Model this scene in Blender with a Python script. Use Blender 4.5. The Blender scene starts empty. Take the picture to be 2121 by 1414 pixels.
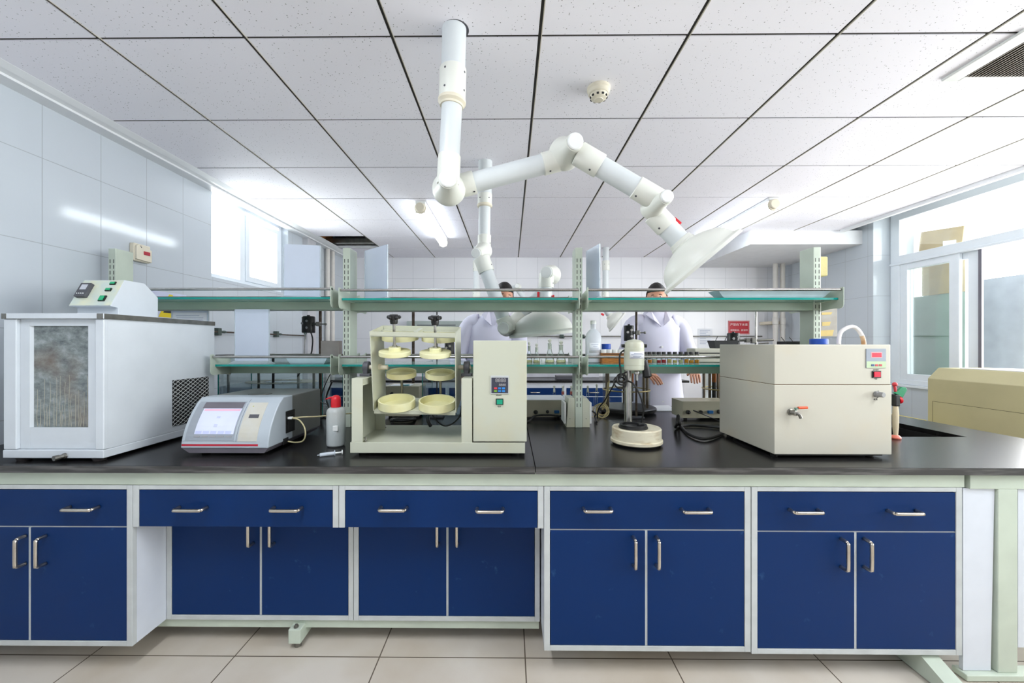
import bpy, bmesh, math, random
from mathutils import Vector as V, Matrix, Quaternion
random.seed(7)
PI = math.pi
SC = bpy.context.scene
COL = SC.collection
# ------------------------------------------------------------------ camera model (2121 x 1414 photograph)
F, CXP, CYP, ZCAM, TH = 830.0, 1049.1, 712.0, 1.29, 0.0083
CT, ST = math.cos(TH), math.sin(TH)
def P(px, py, Y):
    """point of the room seen at pixel (px,py) at depth Y"""
    t = (px - CXP) / F
    x = Y * (t * CT - ST) / (CT + t * ST)
    d = -x * ST + Y * CT
    return V((x, Y, ZCAM - (py - CYP) * d / F))
def X(px, Y): return P(px, CYP, Y).x
def Z(py, Y, px=1060): return P(px, py, Y).z

# ------------------------------------------------------------------ materials
def lin(c):
    out = []
    for v in c[:3]:
        v = v / 255.0
        out.append(v / 12.92 if v <= 0.04045 else ((v + 0.055) / 1.055) ** 2.4)
    return (*out, 1.0)
MATS = {}
def nt(name):
    m = bpy.data.materials.new(name); m.use_nodes = True
    return m, m.node_tree.nodes, m.node_tree.links
def mat(name, c, rough=0.5, metal=0.0, var=0.04, scale=9.0, bump=0.0, bscale=120.0, emit=None, es=1.0, coat=0.0, c2=None, stretch=None, spec=0.5, lo=0.35, hi=0.7):
    """principled surface with a noise mottling of its own colour"""
    if name in MATS: return MATS[name]
    m, N, L = nt(name)
    b = N['Principled BSDF']
    b.inputs['Roughness'].default_value = rough
    b.inputs['Metallic'].default_value = metal
    b.inputs['Specular IOR Level'].default_value = spec
    if coat: b.inputs['Coat Weight'].default_value = coat; b.inputs['Coat Roughness'].default_value = 0.1
    tc = N.new('ShaderNodeTexCoord')
    mp = N.new('ShaderNodeMapping'); L.new(tc.outputs['Object'], mp.inputs['Vector'])
    if stretch: mp.inputs['Scale'].default_value = stretch
    nz = N.new('ShaderNodeTexNoise'); nz.inputs['Scale'].default_value = scale; nz.inputs['Detail'].default_value = 5
    L.new(mp.outputs[0], nz.inputs['Vector'])
    mx = N.new('ShaderNodeMix'); mx.data_type = 'RGBA'
    a = lin(c)
    d = lin(c2) if c2 else tuple(max(0, v * (1 - var * 3)) for v in a[:3]) + (1,)
    mx.inputs['A'].default_value = a; mx.inputs['B'].default_value = d
    rp = N.new('ShaderNodeMapRange'); rp.inputs['From Min'].default_value = lo; rp.inputs['From Max'].default_value = hi
    L.new(nz.outputs['Fac'], rp.inputs['Value']); L.new(rp.outputs[0], mx.inputs['Factor'])
    L.new(mx.outputs['Result'], b.inputs['Base Color'])
    if bump:
        n2 = N.new('ShaderNodeTexNoise'); n2.inputs['Scale'].default_value = bscale; L.new(mp.outputs[0], n2.inputs['Vector'])
        bp = N.new('ShaderNodeBump'); bp.inputs['Strength'].default_value = bump; bp.inputs['Distance'].default_value = 0.002
        L.new(n2.outputs['Fac'], bp.inputs['Height']); L.new(bp.outputs[0], b.inputs['Normal'])
    if emit:
        b.inputs['Emission Color'].default_value = lin(emit); b.inputs['Emission Strength'].default_value = es
    MATS[name] = m
    return m
def glass(name, tint=(238, 250, 246), edge=(120, 150, 145), dens=0.35, gl=0.06, rough=0.03):
    """thin clear sheet: see-through, mirrors a little, denser where looked at along its surface"""
    if name in MATS: return MATS[name]
    m, N, L = nt(name)
    for n in list(N): N.remove(n)
    out = N.new('ShaderNodeOutputMaterial')
    tr = N.new('ShaderNodeBsdfTransparent'); tr.inputs[0].default_value = lin(tint)
    df = N.new('ShaderNodeBsdfPrincipled'); df.inputs['Base Color'].default_value = lin(edge); df.inputs['Roughness'].default_value = 0.15
    gs = N.new('ShaderNodeBsdfGlossy'); gs.inputs['Roughness'].default_value = rough
    lw = N.new('ShaderNodeLayerWeight'); lw.inputs['Blend'].default_value = dens
    fr = N.new('ShaderNodeFresnel'); fr.inputs['IOR'].default_value = 1.45
    m1 = N.new('ShaderNodeMixShader'); m2 = N.new('ShaderNodeMixShader')
    pw = N.new('ShaderNodeMath'); pw.operation = 'POWER'; pw.inputs[1].default_value = 2.2
    L.new(lw.outputs['Facing'], pw.inputs[0])
    ml = N.new('ShaderNodeMath'); ml.operation = 'MULTIPLY'; ml.inputs[1].default_value = dens * 1.6; ml.use_clamp = True
    L.new(pw.outputs[0], ml.inputs[0])
    L.new(ml.outputs[0], m1.inputs[0]); L.new(tr.outputs[0], m1.inputs[1]); L.new(df.outputs[0], m1.inputs[2])
    fm = N.new('ShaderNodeMath'); fm.operation = 'MULTIPLY'; fm.inputs[1].default_value = gl * 12; fm.use_clamp = True
    L.new(fr.outputs[0], fm.inputs[0])
    L.new(fm.outputs[0], m2.inputs[0]); L.new(m1.outputs[0], m2.inputs[1]); L.new(gs.outputs[0], m2.inputs[2])
    L.new(m2.outputs[0], out.inputs[0])
    MATS[name] = m
    return m
def translucent(name, c, alpha=0.5, rough=0.3):
    if name in MATS: return MATS[name]
    m, N, L = nt(name)
    b = N['Principled BSDF']; b.inputs['Base Color'].default_value = lin(c); b.inputs['Roughness'].default_value = rough
    b.inputs['Alpha'].default_value = alpha
    nz = N.new('ShaderNodeTexNoise'); nz.inputs['Scale'].default_value = 14
    mr = N.new('ShaderNodeMapRange'); mr.inputs['To Min'].default_value = max(0, alpha - .03); mr.inputs['To Max'].default_value = min(1, alpha + .03)
    L.new(nz.outputs['Fac'], mr.inputs['Value']); L.new(mr.outputs[0], b.inputs['Alpha'])
    MATS[name] = m
    return m
def gridlines(N, L, axA, offA, sA, wA, axB, offB, sB, wB):
    """1 on the joint lines of a world-aligned grid"""
    ge = N.new('ShaderNodeNewGeometry'); sx = N.new('ShaderNodeSeparateXYZ'); L.new(ge.outputs['Position'], sx.inputs[0])
    res = []
    for ax, off, s, w in ((axA, offA, sA, wA), (axB, offB, sB, wB)):
        a = N.new('ShaderNodeMath'); a.operation = 'ADD'; a.inputs[1].default_value = -off + s * 50 + w / 2; L.new(sx.outputs[ax], a.inputs[0])
        d = N.new('ShaderNodeMath'); d.operation = 'DIVIDE'; d.inputs[1].default_value = s; L.new(a.outputs[0], d.inputs[0])
        f = N.new('ShaderNodeMath'); f.operation = 'FRACT'; L.new(d.outputs[0], f.inputs[0])
        lt = N.new('ShaderNodeMath'); lt.operation = 'LESS_THAN'; lt.inputs[1].default_value = w / s; L.new(f.outputs[0], lt.inputs[0])
        res.append(lt)
    mx = N.new('ShaderNodeMath'); mx.operation = 'MAXIMUM'; L.new(res[0].outputs[0], mx.inputs[0]); L.new(res[1].outputs[0], mx.inputs[1])
    return mx
def tiled(name, c, joint, rough, axA, offA, sA, wA, axB, offB, sB, wB, var=.03, c2=None, nscale=3.0, jr=.6):
    if name in MATS: return MATS[name]
    m, N, L = nt(name)
    b = N['Principled BSDF']
    g = gridlines(N, L, axA, offA, sA, wA, axB, offB, sB, wB)
    tc = N.new('ShaderNodeTexCoord')
    nz = N.new('ShaderNodeTexNoise'); nz.inputs['Scale'].default_value = nscale; nz.inputs['Detail'].default_value = 6; L.new(tc.outputs['Object'], nz.inputs['Vector'])
    m0 = N.new('ShaderNodeMix'); m0.data_type = 'RGBA'; a = lin(c); m0.inputs['A'].default_value = a
    m0.inputs['B'].default_value = lin(c2) if c2 else tuple(v * (1 - var * 2) for v in a[:3]) + (1,)
    rp = N.new('ShaderNodeMapRange'); rp.inputs['From Min'].default_value = .4; rp.inputs['From Max'].default_value = .75
    L.new(nz.outputs['Fac'], rp.inputs['Value']); L.new(rp.outputs[0], m0.inputs['Factor'])
    m1 = N.new('ShaderNodeMix'); m1.data_type = 'RGBA'; m1.inputs['B'].default_value = lin(joint)
    L.new(g.outputs[0], m1.inputs['Factor']); L.new(m0.outputs['Result'], m1.inputs['A']); L.new(m1.outputs['Result'], b.inputs['Base Color'])
    r = N.new('ShaderNodeMapRange'); r.inputs['To Min'].default_value = rough; r.inputs['To Max'].default_value = jr
    L.new(g.outputs[0], r.inputs['Value']); L.new(r.outputs[0], b.inputs['Roughness'])
    bp = N.new('ShaderNodeBump'); bp.inputs['Strength'].default_value = .3; bp.inputs['Distance'].default_value = .002; bp.invert = True
    L.new(g.outputs[0], bp.inputs['Height']); L.new(bp.outputs[0], b.inputs['Normal'])
    MATS[name] = m
    return m

# ------------------------------------------------------------------ mesh builder
ORIGIN = {}
class B:
    def __init__(s): s.bm = bmesh.new()
    def _tag(s, faces, m, sm=False):
        for f in faces: f.material_index = m; f.smooth = sm
    def box(s, x0, x1, y0, y1, z0, z1, m=0, bev=0.0, seg=2, rot=None, piv=None):
        x0, x1 = min(x0, x1), max(x0, x1); y0, y1 = min(y0, y1), max(y0, y1); z0, z1 = min(z0, z1), max(z0, z1)
        c = V(((x0 + x1) / 2, (y0 + y1) / 2, (z0 + z1) / 2))
        r = bmesh.ops.create_cube(s.bm, size=1, matrix=Matrix.Translation(c) @ Matrix.Diagonal((x1 - x0, y1 - y0, z1 - z0, 1)))
        vs = r['verts']; fs = {f for v in vs for f in v.link_faces}
        s._tag(fs, m)
        if bev > 0:
            es = {e for v in vs for e in v.link_edges}
            bb = bmesh.ops.bevel(s.bm, geom=list(es), offset=min(bev, .45 * min(x1 - x0, y1 - y0, z1 - z0)), segments=seg, affect='EDGES', profile=.5, material=-1)
            vs = list({v for f in bb['faces'] for v in f.verts} | {v for v in vs if v.is_valid})
            for f in bb['faces']: f.material_index = m
        if rot is not None:
            bmesh.ops.rotate(s.bm, verts=list({v for v in vs if v.is_valid}), cent=piv or c, matrix=rot)
        return s
    def hexa(s, pts, m=0):
        """8 points: bottom ring 4, top ring 4"""
        v = [s.bm.verts.new(p) for p in pts]
        fs = [s.bm.faces.new([v[i] for i in q]) for q in ((3, 2, 1, 0), (4, 5, 6, 7), (0, 1, 5, 4), (1, 2, 6, 5), (2, 3, 7, 6), (3, 0, 4, 7))]
        s._tag(fs, m); return s
    def prism(s, poly, axis, a0, a1, m=0, bev=0.0, seg=2):
        """polygon of (u,v) pushed along axis: 'x' -> (y,z), 'y' -> (x,z), 'z' -> (x,y)"""
        def mk(u, w, a): return V((a, u, w)) if axis == 'x' else V((u, a, w)) if axis == 'y' else V((u, w, a))
        r0 = [s.bm.verts.new(mk(u, w, a0)) for u, w in poly]; r1 = [s.bm.verts.new(mk(u, w, a1)) for u, w in poly]
        n = len(poly)
        fs = [s.bm.faces.new(r0[::-1]), s.bm.faces.new(r1)]
        for i in range(n): fs.append(s.bm.faces.new([r0[i], r0[(i + 1) % n], r1[(i + 1) % n], r1[i]]))
        s._tag(fs, m)
        bmesh.ops.recalc_face_normals(s.bm, faces=fs)
        if bev:
            es = {e for f in fs for e in f.edges}
            bb = bmesh.ops.bevel(s.bm, geom=list(es), offset=bev, segments=seg, affect='EDGES', profile=.5, material=-1)
            for f in bb['faces']: f.material_index = m
        return s
    def quad(s, pts, m=0, sm=False):
        f = s.bm.faces.new([s.bm.verts.new(p) for p in pts]); f.material_index = m; f.smooth = sm; return s
    def ring(s, c, u, w, r, n, r2=None):
        r2 = r if r2 is None else r2
        return [s.bm.verts.new(c + u * (math.cos(2 * PI * i / n) * r) + w * (math.sin(2 * PI * i / n) * r2)) for i in range(n)]
    def skin(s, rings, m=0, cap0=True, cap1=True, sm=True):
        fs = []
        n = len(rings[0])
        for a, b in zip(rings, rings[1:]):
            for i in range(n):
                fs.append(s.bm.faces.new([a[i], a[(i + 1) % n], b[(i + 1) % n], b[i]]))
        s._tag(fs, m, sm)
        cp = []
        if cap0: cp.append(s.bm.faces.new(rings[0][::-1]))
        if cap1: cp.append(s.bm.faces.new(rings[-1]))
        s._tag(cp, m)
        bmesh.ops.recalc_face_normals(s.bm, faces=fs + cp)
        return s
    def lathe(s, prof, o, ax=(0, 0, 1), n=24, m=0, cap0=True, cap1=True, sharp=True, sq=1.0):
        """profile of (radius, height) turned about axis ax through o"""
        ax = V(ax).normalized(); o = V(o)
        u = ax.orthogonal().normalized() if abs(ax.z) < .999 else V((1, 0, 0)); w = ax.cross(u).normalized()
        rings = []
        for r, h in prof: rings.append(s.ring(o + ax * h, u, w, max(r, 1e-4), n, max(r, 1e-4) * sq))
        s.skin(rings, m, cap0, cap1)
        if sharp:
            for i, rg in enumerate(rings):
                if 0 < i < len(rings) - 1:
                    a = V((prof[i][0] - prof[i - 1][0], prof[i][1] - prof[i - 1][1])); b = V((prof[i + 1][0] - prof[i][0], prof[i + 1][1] - prof[i][1]))
                    if a.length > 1e-7 and b.length > 1e-7 and a.angle(b) < .6: continue
                for k in range(n):
                    e = s.bm.edges.get((rg[k], rg[(k + 1) % n]))
                    if e: e.smooth = False
        return s
    def cyl(s, p0, p1, r0, r1=None, n=20, m=0, cap=True):
        p0, p1 = V(p0), V(p1); d = p1 - p0
        return s.lathe([(r0, 0), (r0 if r1 is None else r1, d.length)], p0, d, n, m, cap, cap)
    def tube(s, pts, r, n=10, m=0, smooth=6, closed=False):
        pts = [V(p) for p in pts]
        if smooth > 1 and len(pts) > 2:
            q = []
            for i in range(len(pts) - 1):
                p0 = pts[max(i - 1, 0)]; p1 = pts[i]; p2 = pts[i + 1]; p3 = pts[min(i + 2, len(pts) - 1)]
                for k in range(smooth):
                    t = k / smooth
                    q.append(.5 * ((2 * p1) + (p2 - p0) * t + (2 * p0 - 5 * p1 + 4 * p2 - p3) * t * t + (3 * p1 - p0 - 3 * p2 + p3) * t ** 3))
            q.append(pts[-1]); pts = q
        rr = r if callable(r) else (lambda t: r)
        d0 = (pts[1] - pts[0]).normalized(); u = d0.orthogonal().normalized(); rings = []
        for i, p in enumerate(pts):
            d = (pts[min(i + 1, len(pts) - 1)] - pts[max(i - 1, 0)])
            if d.length < 1e-9: d = d0.copy()
            d.normalize()
            ax = d0.cross(d)
            if ax.length > 1e-8: u = Quaternion(ax.normalized(), d0.angle(d)) @ u
            u = (u - d * u.dot(d)).normalized(); d0 = d
            rings.append(s.ring(p, u, d.cross(u), rr(i / (len(pts) - 1)), n))
        return s.skin(rings, m)
    def ball(s, c, r, m=0, sc=(1, 1, 1), n=16):
        rr = bmesh.ops.create_uvsphere(s.bm, u_segments=n, v_segments=max(8, n * 2 // 3), radius=r, matrix=Matrix.Translation(V(c)) @ Matrix.Diagonal((*sc, 1)))
        s._tag({f for v in rr['verts'] for f in v.link_faces}, m, True); return s
    def torus(s, c, R, r, ax=(0, 0, 1), m=0, n=28, k=8, a0=0, a1=2 * PI):
        ax = V(ax).normalized(); u = ax.orthogonal().normalized(); w = ax.cross(u); full = abs(a1 - a0 - 2 * PI) < 1e-6
        rings = []
        for i in range(n if full else n + 1):
            a = a0 + (a1 - a0) * i / n; d = u * math.cos(a) + w * math.sin(a)
            rings.append(s.ring(V(c) + d * R, d, ax, r, k))
        if full: rings.append(rings[0])
        return s.skin(rings, m, not full, not full)
    def text(s, body, size, M, m=0, ext=0.0004, align='CENTER', bold=0.0):
        cu = bpy.data.curves.new('lettering', 'FONT'); cu.body = body; cu.size = size; cu.align_x = align; cu.align_y = 'CENTER'; cu.extrude = ext; cu.offset = bold; cu.resolution_u = 3
        ob = bpy.data.objects.new('lettering', cu); COL.objects.link(ob)
        dg = bpy.context.evaluated_depsgraph_get(); dg.update()
        me = bpy.data.meshes.new_from_object(ob.evaluated_get(dg))
        me.transform(M)
        n0 = len(s.bm.faces); s.bm.from_mesh(me); s.bm.faces.ensure_lookup_table()
        for f in s.bm.faces[n0:]: f.material_index = m
        bpy.data.objects.remove(ob); bpy.data.curves.remove(cu); bpy.data.meshes.remove(me)
        return s
    def xf(s, M):
        bmesh.ops.transform(s.bm, matrix=M, verts=s.bm.verts); return s
    def obj(s, name, mats, parent=None, base=None, mods=None):
        """link as ONE mesh object"""
        if parent is not None: o0 = ORIGIN[parent.name]
        elif base is not None: o0 = V(base)
        else:
            vs = [v.co for v in s.bm.verts]
            o0 = V(((min(v.x for v in vs) + max(v.x for v in vs)) / 2, (min(v.y for v in vs) + max(v.y for v in vs)) / 2, min(v.z for v in vs)))
        bmesh.ops.translate(s.bm, verts=s.bm.verts, vec=-o0)
        me = bpy.data.meshes.new(name); s.bm.to_mesh(me); s.bm.free()
        for mt in (mats if isinstance(mats, (list, tuple)) else [mats]): me.materials.append(mt)
        o = bpy.data.objects.new(name, me); COL.objects.link(o)
        if parent is not None: o.parent = parent
        else: o.location = o0
        ORIGIN[o.name] = o0
        return o
def thing(name, label, cat, base, group=None):
    o = bpy.data.objects.new(name, None); COL.objects.link(o); o.location = V(base); o.empty_display_size = .05
    ORIGIN[o.name] = V(base); return tag(o, label, cat, group)
def tag(o, label, cat, group=None, kind=None):
    o['label'] = label; o['category'] = cat
    if group: o['group'] = group
    if kind: o['kind'] = kind
    return o
def struct(o, label=None):
    o['kind'] = 'structure'
    if label: o['label'] = label
    return o
def dup(root, delta, label=None, group=None):
    r = root.copy(); COL.objects.link(r); r.location = root.location + V(delta)
    if label: r['label'] = label
    if group: r['group'] = group
    def rec(src, dst):
        for ch in list(src.children):
            c = ch.copy(); COL.objects.link(c); c.parent = dst; rec(ch, c)
    rec(root, r)
    return r
def facing(c, right=(1, 0, 0), up=(0, 0, 1)):
    """frame for lettering: local x -> right, local y -> up"""
    r, u = V(right).normalized(), V(up).normalized(); n = r.cross(u)
    M = Matrix(((r.x, u.x, n.x, c[0]), (r.y, u.y, n.y, c[1]), (r.z, u.z, n.z, c[2]), (0, 0, 0, 1)))
    return M

# ------------------------------------------------------------------ palette
M_BLUE = mat('blue_laminate', (1, 42, 94), .45, var=.05, scale=6, spec=.2)
M_BLUEW = mat('scuffed_blue_laminate', (1, 42, 94), .45, c2=(44, 84, 130), scale=18, lo=.68, hi=.8, spec=.2)
M_ALU = mat('cabinet_trim', (196, 200, 200), .42, var=.04, scale=14)
M_WPAN = mat('white_laminate', (214, 219, 228), .4, var=.02)
M_GREEN = mat('pale_green_paint', (194, 204, 189), .38, var=.04, scale=7, spec=.45)
M_GREEND = mat('grey_green_paint', (160, 176, 157), .36, var=.03, scale=7)
M_BLACK = mat('black_worktop', (20, 19, 20), .27, c2=(32, 31, 31), scale=5, stretch=(1, 5, 1), spec=.32, bump=.04, bscale=60)
M_BLACKE = mat('worn_black_edge', (52, 50, 49), .5, c2=(92, 90, 88), scale=26, stretch=(.25, 1, 3), lo=.45, hi=.7)
M_NICKEL = mat('brushed_nickel', (205, 196, 184), .28, 1.0, var=.05, scale=30)
M_STEEL = mat('steel', (190, 188, 184), .25, 1.0, var=.06, scale=30)
M_DSTEEL = mat('dull_steel', (140, 138, 132), .4, .9, var=.1, scale=20)
M_RUST = mat('rusty_rod', (92, 82, 72), .55, .5, c2=(60, 40, 30), scale=40)
M_CREAM = mat('cream_enamel', (193, 195, 177), .36, var=.03, scale=5, c2=(196, 190, 160), lo=.55, hi=.85)
M_CREAM2 = mat('beige_enamel', (196, 192, 178), .4, var=.03, scale=4, c2=(200, 188, 163), lo=.55, hi=.85)
M_NYLON = mat('ivory_nylon', (230, 227, 184), .45, c2=(220, 211, 146), scale=9, lo=.5, hi=.8)
M_WHITE = mat('white_enamel', (206, 212, 218), .35, var=.02)
M_WHITEP = mat('white_plastic', (232, 234, 232), .4, var=.02)
M_ARM = mat('ivory_plastic', (226, 227, 219), .38, var=.02, scale=4)
M_ARMT = mat('white_tube', (214, 219, 221), .35, var=.015)
M_BLK = mat('black_plastic', (24, 24, 25), .4, var=.1)
M_RUB = mat('black_rubber', (18, 18, 18), .6, var=.1)
M_DGREY = mat('dark_grey_plastic', (78, 78, 84), .45, var=.03)
M_RED = mat('red_plastic', (214, 24, 40), .35, var=.04)
M_REDD = mat('crimson_paint', (176, 14, 44), .4, var=.03)
M_TEAL = mat('teal_glass_edge', (12, 148, 138), .15, var=.05, emit=None)
M_GL = glass('clear_glass')
M_SHELF = glass('shelf_glass', (216, 243, 238), (206, 240, 234), .55, .05)
M_PAPER = mat('paper', (236, 238, 244), .7, var=.01)
M_INK = mat('black_ink', (50, 50, 54), .7)
M_CORD = mat('black_cable', (22, 22, 22), .5)
M_BCORD = mat('beige_cable', (190, 180, 140), .5)
M_WARMW = mat('warm_white_plastic', (224, 216, 196), .45, var=.03)
M_BLUECAP = mat('blue_cap', (22, 76, 176), .4)
M_GLOW = mat('switch_green', (16, 140, 110), .3, var=.1, emit=(20, 170, 130), es=.25)
# ================================================================== the room
CEIL, XL, XR, YB, YF = 2.536, -2.38, 3.87, 5.78, -2.6
XW, YP = 4.05, 4.30                                   # window plane on the right, pier face
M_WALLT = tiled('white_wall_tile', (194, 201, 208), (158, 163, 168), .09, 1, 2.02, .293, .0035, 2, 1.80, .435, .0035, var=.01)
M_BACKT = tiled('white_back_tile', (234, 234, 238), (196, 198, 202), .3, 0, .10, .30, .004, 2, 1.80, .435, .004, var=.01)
M_FLOOR = tiled('cream_floor_tile', (208, 200, 189), (92, 80, 66), .28, 0, .063, .60, .005, 1, 1.647, .60, .005, c2=(186, 172, 152), nscale=2.2)
M_PLAST = mat('white_plaster', (222, 223, 226), .7, var=.02)
M_TRIMW = mat('white_trim', (228, 230, 232), .45, var=.01)
M_UPVC = mat('white_window_frame', (224, 230, 236), .35, var=.01)
M_DARKV = mat('dark_void', (34, 24, 18), .8)
M_PANE = glass('window_glass', (250, 253, 252), (200, 214, 210), .08, .03)
M_BROWN = mat('bare_brown_wall', (214, 150, 92), .8, c2=(180, 112, 60))
# ceiling tile: white mineral fibre board with pin holes
def ceiling_tile():
    m, N, L = nt('mineral_fibre_tile'); b = N['Principled BSDF']; b.inputs['Roughness'].default_value = .8
    tc = N.new('ShaderNodeTexCoord')
    vo = N.new('ShaderNodeTexVoronoi'); vo.inputs['Scale'].default_value = 84; L.new(tc.outputs['Object'], vo.inputs['Vector'])
    sp = N.new('ShaderNodeSeparateColor'); L.new(vo.outputs['Color'], sp.inputs[0])
    th = N.new('ShaderNodeMath'); th.operation = 'MULTIPLY'; th.inputs[1].default_value = .20; L.new(sp.outputs[0], th.inputs[0])
    lt = N.new('ShaderNodeMath'); lt.operation = 'LESS_THAN'; L.new(vo.outputs['Distance'], lt.inputs[0]); L.new(th.outputs[0], lt.inputs[1])
    nz = N.new('ShaderNodeTexNoise'); nz.inputs['Scale'].default_value = 1.6; L.new(tc.outputs['Object'], nz.inputs['Vector'])
    mx = N.new('ShaderNodeMix'); mx.data_type = 'RGBA'; mx.inputs['A'].default_value = lin((247, 245, 252)); mx.inputs['B'].default_value = lin((243, 241, 248)); L.new(nz.outputs['Fac'], mx.inputs['Factor'])
    m2 = N.new('ShaderNodeMix'); m2.data_type = 'RGBA'; m2.inputs['B'].default_value = lin((150, 149, 151)); L.new(mx.outputs['Result'], m2.inputs['A']); L.new(lt.outputs[0], m2.inputs['Factor'])
    L.new(m2.outputs['Result'], b.inputs['Base Color'])
    return m
M_CTILE = ceiling_tile()
M_GROOVE = mat('dark_ceiling_groove', (40, 36, 30), .6)
M_TRACK = mat('bronze_ceiling_track', (196, 190, 174), .5)

b = B(); b.box(XL - .2, 6.0, YF - .2, YB + .2, -.1, 0); struct(b.obj('floor', M_FLOOR), 'cream floor tiles')
# ceiling: separate boards over a dark reveal
b = B(); gx0, gy0, S, G = .121, 1.6235, .6, .0062
for i in range(-4, 6):
    xa, xb = gx0 + S * i, gx0 + S * (i + 1); ca, cb = max(xa, XL + .14), min(xb, 3.62)
    for j in range(-8, 8):
        ya, yb = gy0 + S * j, gy0 + S * (j + 1)
        if ya > YB - .02 or yb < YF: continue
        if i in (-4, -3) and j == 5 and xa < -1.7: continue               # the missing board
        if i == 0 and j == 6: ca2 = ca
        ca1, cb1 = ca + G, cb - G
        y1 = min(yb, YB) - G
        if cb1 - ca1 < .02 or y1 - ya < .03: continue
        b.box(ca1, cb1, ya + G, y1, CEIL, CEIL + .004, 0)
for i in range(-4, 7):
    x = gx0 + S * i
    if x < XL + .14 or x > 3.62: continue
    for ya, yb in ((YF, YB),):
        b.box(x - .014, x + .014, YF, YB, CEIL + .0042, CEIL + .03, 1)
        b.box(x + G - .0005, x + G + .0025, YF, YB, CEIL - .0015, CEIL + .004, 2)
for j in range(-7, 8):
    y = gy0 + S * j
    if y > YB: continue
    b.box(-1.68 if j in (5, 6) else XL + .14, 3.62, y - .014, y + .014, CEIL + .0044, CEIL + .0302, 1)
struct(b.obj('ceiling', [M_CTILE, M_GROOVE, M_TRACK]), 'suspended ceiling of white pin-holed boards with dark joints')
# void above the boards and its concrete roof
b = B(); b.box(XL - .2, 4.3, YF - .2, YB + .2, 2.98, 3.1); struct(b.obj('ceiling', M_DARKV), 'dark slab above the boards')
b = B(); b.box(-2.33, -1.64, 5.05, 5.13, CEIL + .03, CEIL + .09, 0, .004); b.box(-2.33, -1.64, 5.16, 5.2, CEIL + .0, CEIL + .025, 1)
struct(b.obj('trim_3', [M_DSTEEL, M_TRIMW]), 'grey bars across the hole of the missing board')
b = B(); b.box(XL + .005, XL + .03, 4.6, 5.3, CEIL + .005, 2.98); struct(b.obj('wall_upper', M_BROWN), 'bare brown wall above the ceiling')
# left ceiling trim: two-step white moulding
b = B()
b.prism([(XL + .16, CEIL - .001), (XL + .16, CEIL + .012), (XL, CEIL + .012), (XL, CEIL - .03), (XL + .085, CEIL - .03), (XL + .085, CEIL - .018), (XL + .12, CEIL - .014)], 'y', YF, YB)
struct(b.obj('trim_1', M_TRIMW), 'white stepped moulding along the left ceiling edge')
b = B(); b.box(3.60, 3.64, YF, 4.40, CEIL - .03, CEIL + .02, 0, .004); b.box(3.61, 3.63, YF, 4.40, CEIL + .02, 2.9)
struct(b.obj('trim_2', M_TRIMW), 'white moulding where the ceiling stops before the window')
# soffit over the far right corner
b = B(); b.box(2.647, XR, 4.43, YB, 2.385, CEIL); struct(b.obj('ceiling_soffit', M_PLAST), 'white dropped box under the ceiling')

# left wall with its high window
WY0, WY1, WZ0, WZ1 = 3.176, 4.28, 1.827, 2.558
b = B(); T = .22
b.box(XL - T, XL, YF, WY0, 0, 3.0); b.box(XL - T, XL, WY1, YB, 0, 3.0); b.box(XL - T, XL, WY0, WY1, 0, WZ0); b.box(XL - T, XL, WY0, WY1, WZ1, 3.0)
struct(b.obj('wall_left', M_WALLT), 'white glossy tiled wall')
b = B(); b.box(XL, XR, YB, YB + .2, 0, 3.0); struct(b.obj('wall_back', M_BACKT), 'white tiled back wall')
b = B(); b.box(XL - .2, XW + .3, YF - .2, YF, 0, 3.0); struct(b.obj('wall_front', M_PLAST), 'white wall')
# right: far wall, pier, window wall
WZB, WZT, WYN = ZCAM - .415, ZCAM + 1.375, -1.2
b = B(); b.box(XR, XR + .2, YP, YB, 0, 3.0); b.box(XR + .2, XW + .25, YP, YP + .12, 0, 3.0)
b.box(XW, XW + .22, YF, YP, 0, WZB); b.box(XW, XW + .22, YF, YP, WZT, 3.0); b.box(XW, XW + .22, YF, WYN, WZB, WZT)
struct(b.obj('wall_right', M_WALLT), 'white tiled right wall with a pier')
b = B(); b.box(XW - .03, XW + .2, WYN, YP, WZB - .025, WZB, 0, .004); struct(b.obj('trim_4', M_UPVC), 'white window sill')

# window_1 (left, high): frame, sliding sash, panes
xw = XL - .10
b = B(); fw = .045
b.box(xw - .03, xw + .03, WY0, WY1, WZ0, WZ0 + fw, 0, .004); b.box(xw - .03, xw + .03, WY0, WY1, WZ1 - fw, WZ1, 0, .004)
b.box(xw - .031, xw + .031, WY0 + .001, WY0 + fw, WZ0 + .001, WZ1 - .001, 0, .004); b.box(xw - .031, xw + .031, WY1 - fw, WY1 - .001, WZ0 + .001, WZ1 - .001, 0, .004)
b.box(xw - .02, xw + .03, 3.62, 3.69, WZ0, WZ1, 0, .004)
w1 = struct(b.obj('window_1', M_UPVC), 'white sliding window high in the left wall')
b = B(); s0, s1, z0, z1 = 3.69, WY1 - .05, WZ0 + fw, WZ1 - fw - .03
b.box(xw + .0, xw + .04, s0, s1, z1 - .045, z1, 0, .003); b.box(xw, xw + .04, s0, s1, z0, z0 + .05, 0, .003)
b.box(xw - .001, xw + .041, s0 + .001, s0 + .05, z0 + .001, z1 - .001, 0, .003); b.box(xw - .001, xw + .041, s1 - .05, s1 - .001, z0 + .001, z1 - .001, 0, .003)
b.obj('sash', M_UPVC, w1)
b = B(); b.box(xw - .012, xw - .006, WY0 + .04, 3.63, WZ0 + .04, WZ1 - .04); b.obj('pane', M_PANE, w1)
b = B(); b.box(xw + .016, xw + .022, s0 + .045, s1 - .045, z0 + .045, z1 - .04); b.obj('pane', M_PANE, w1)

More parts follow.
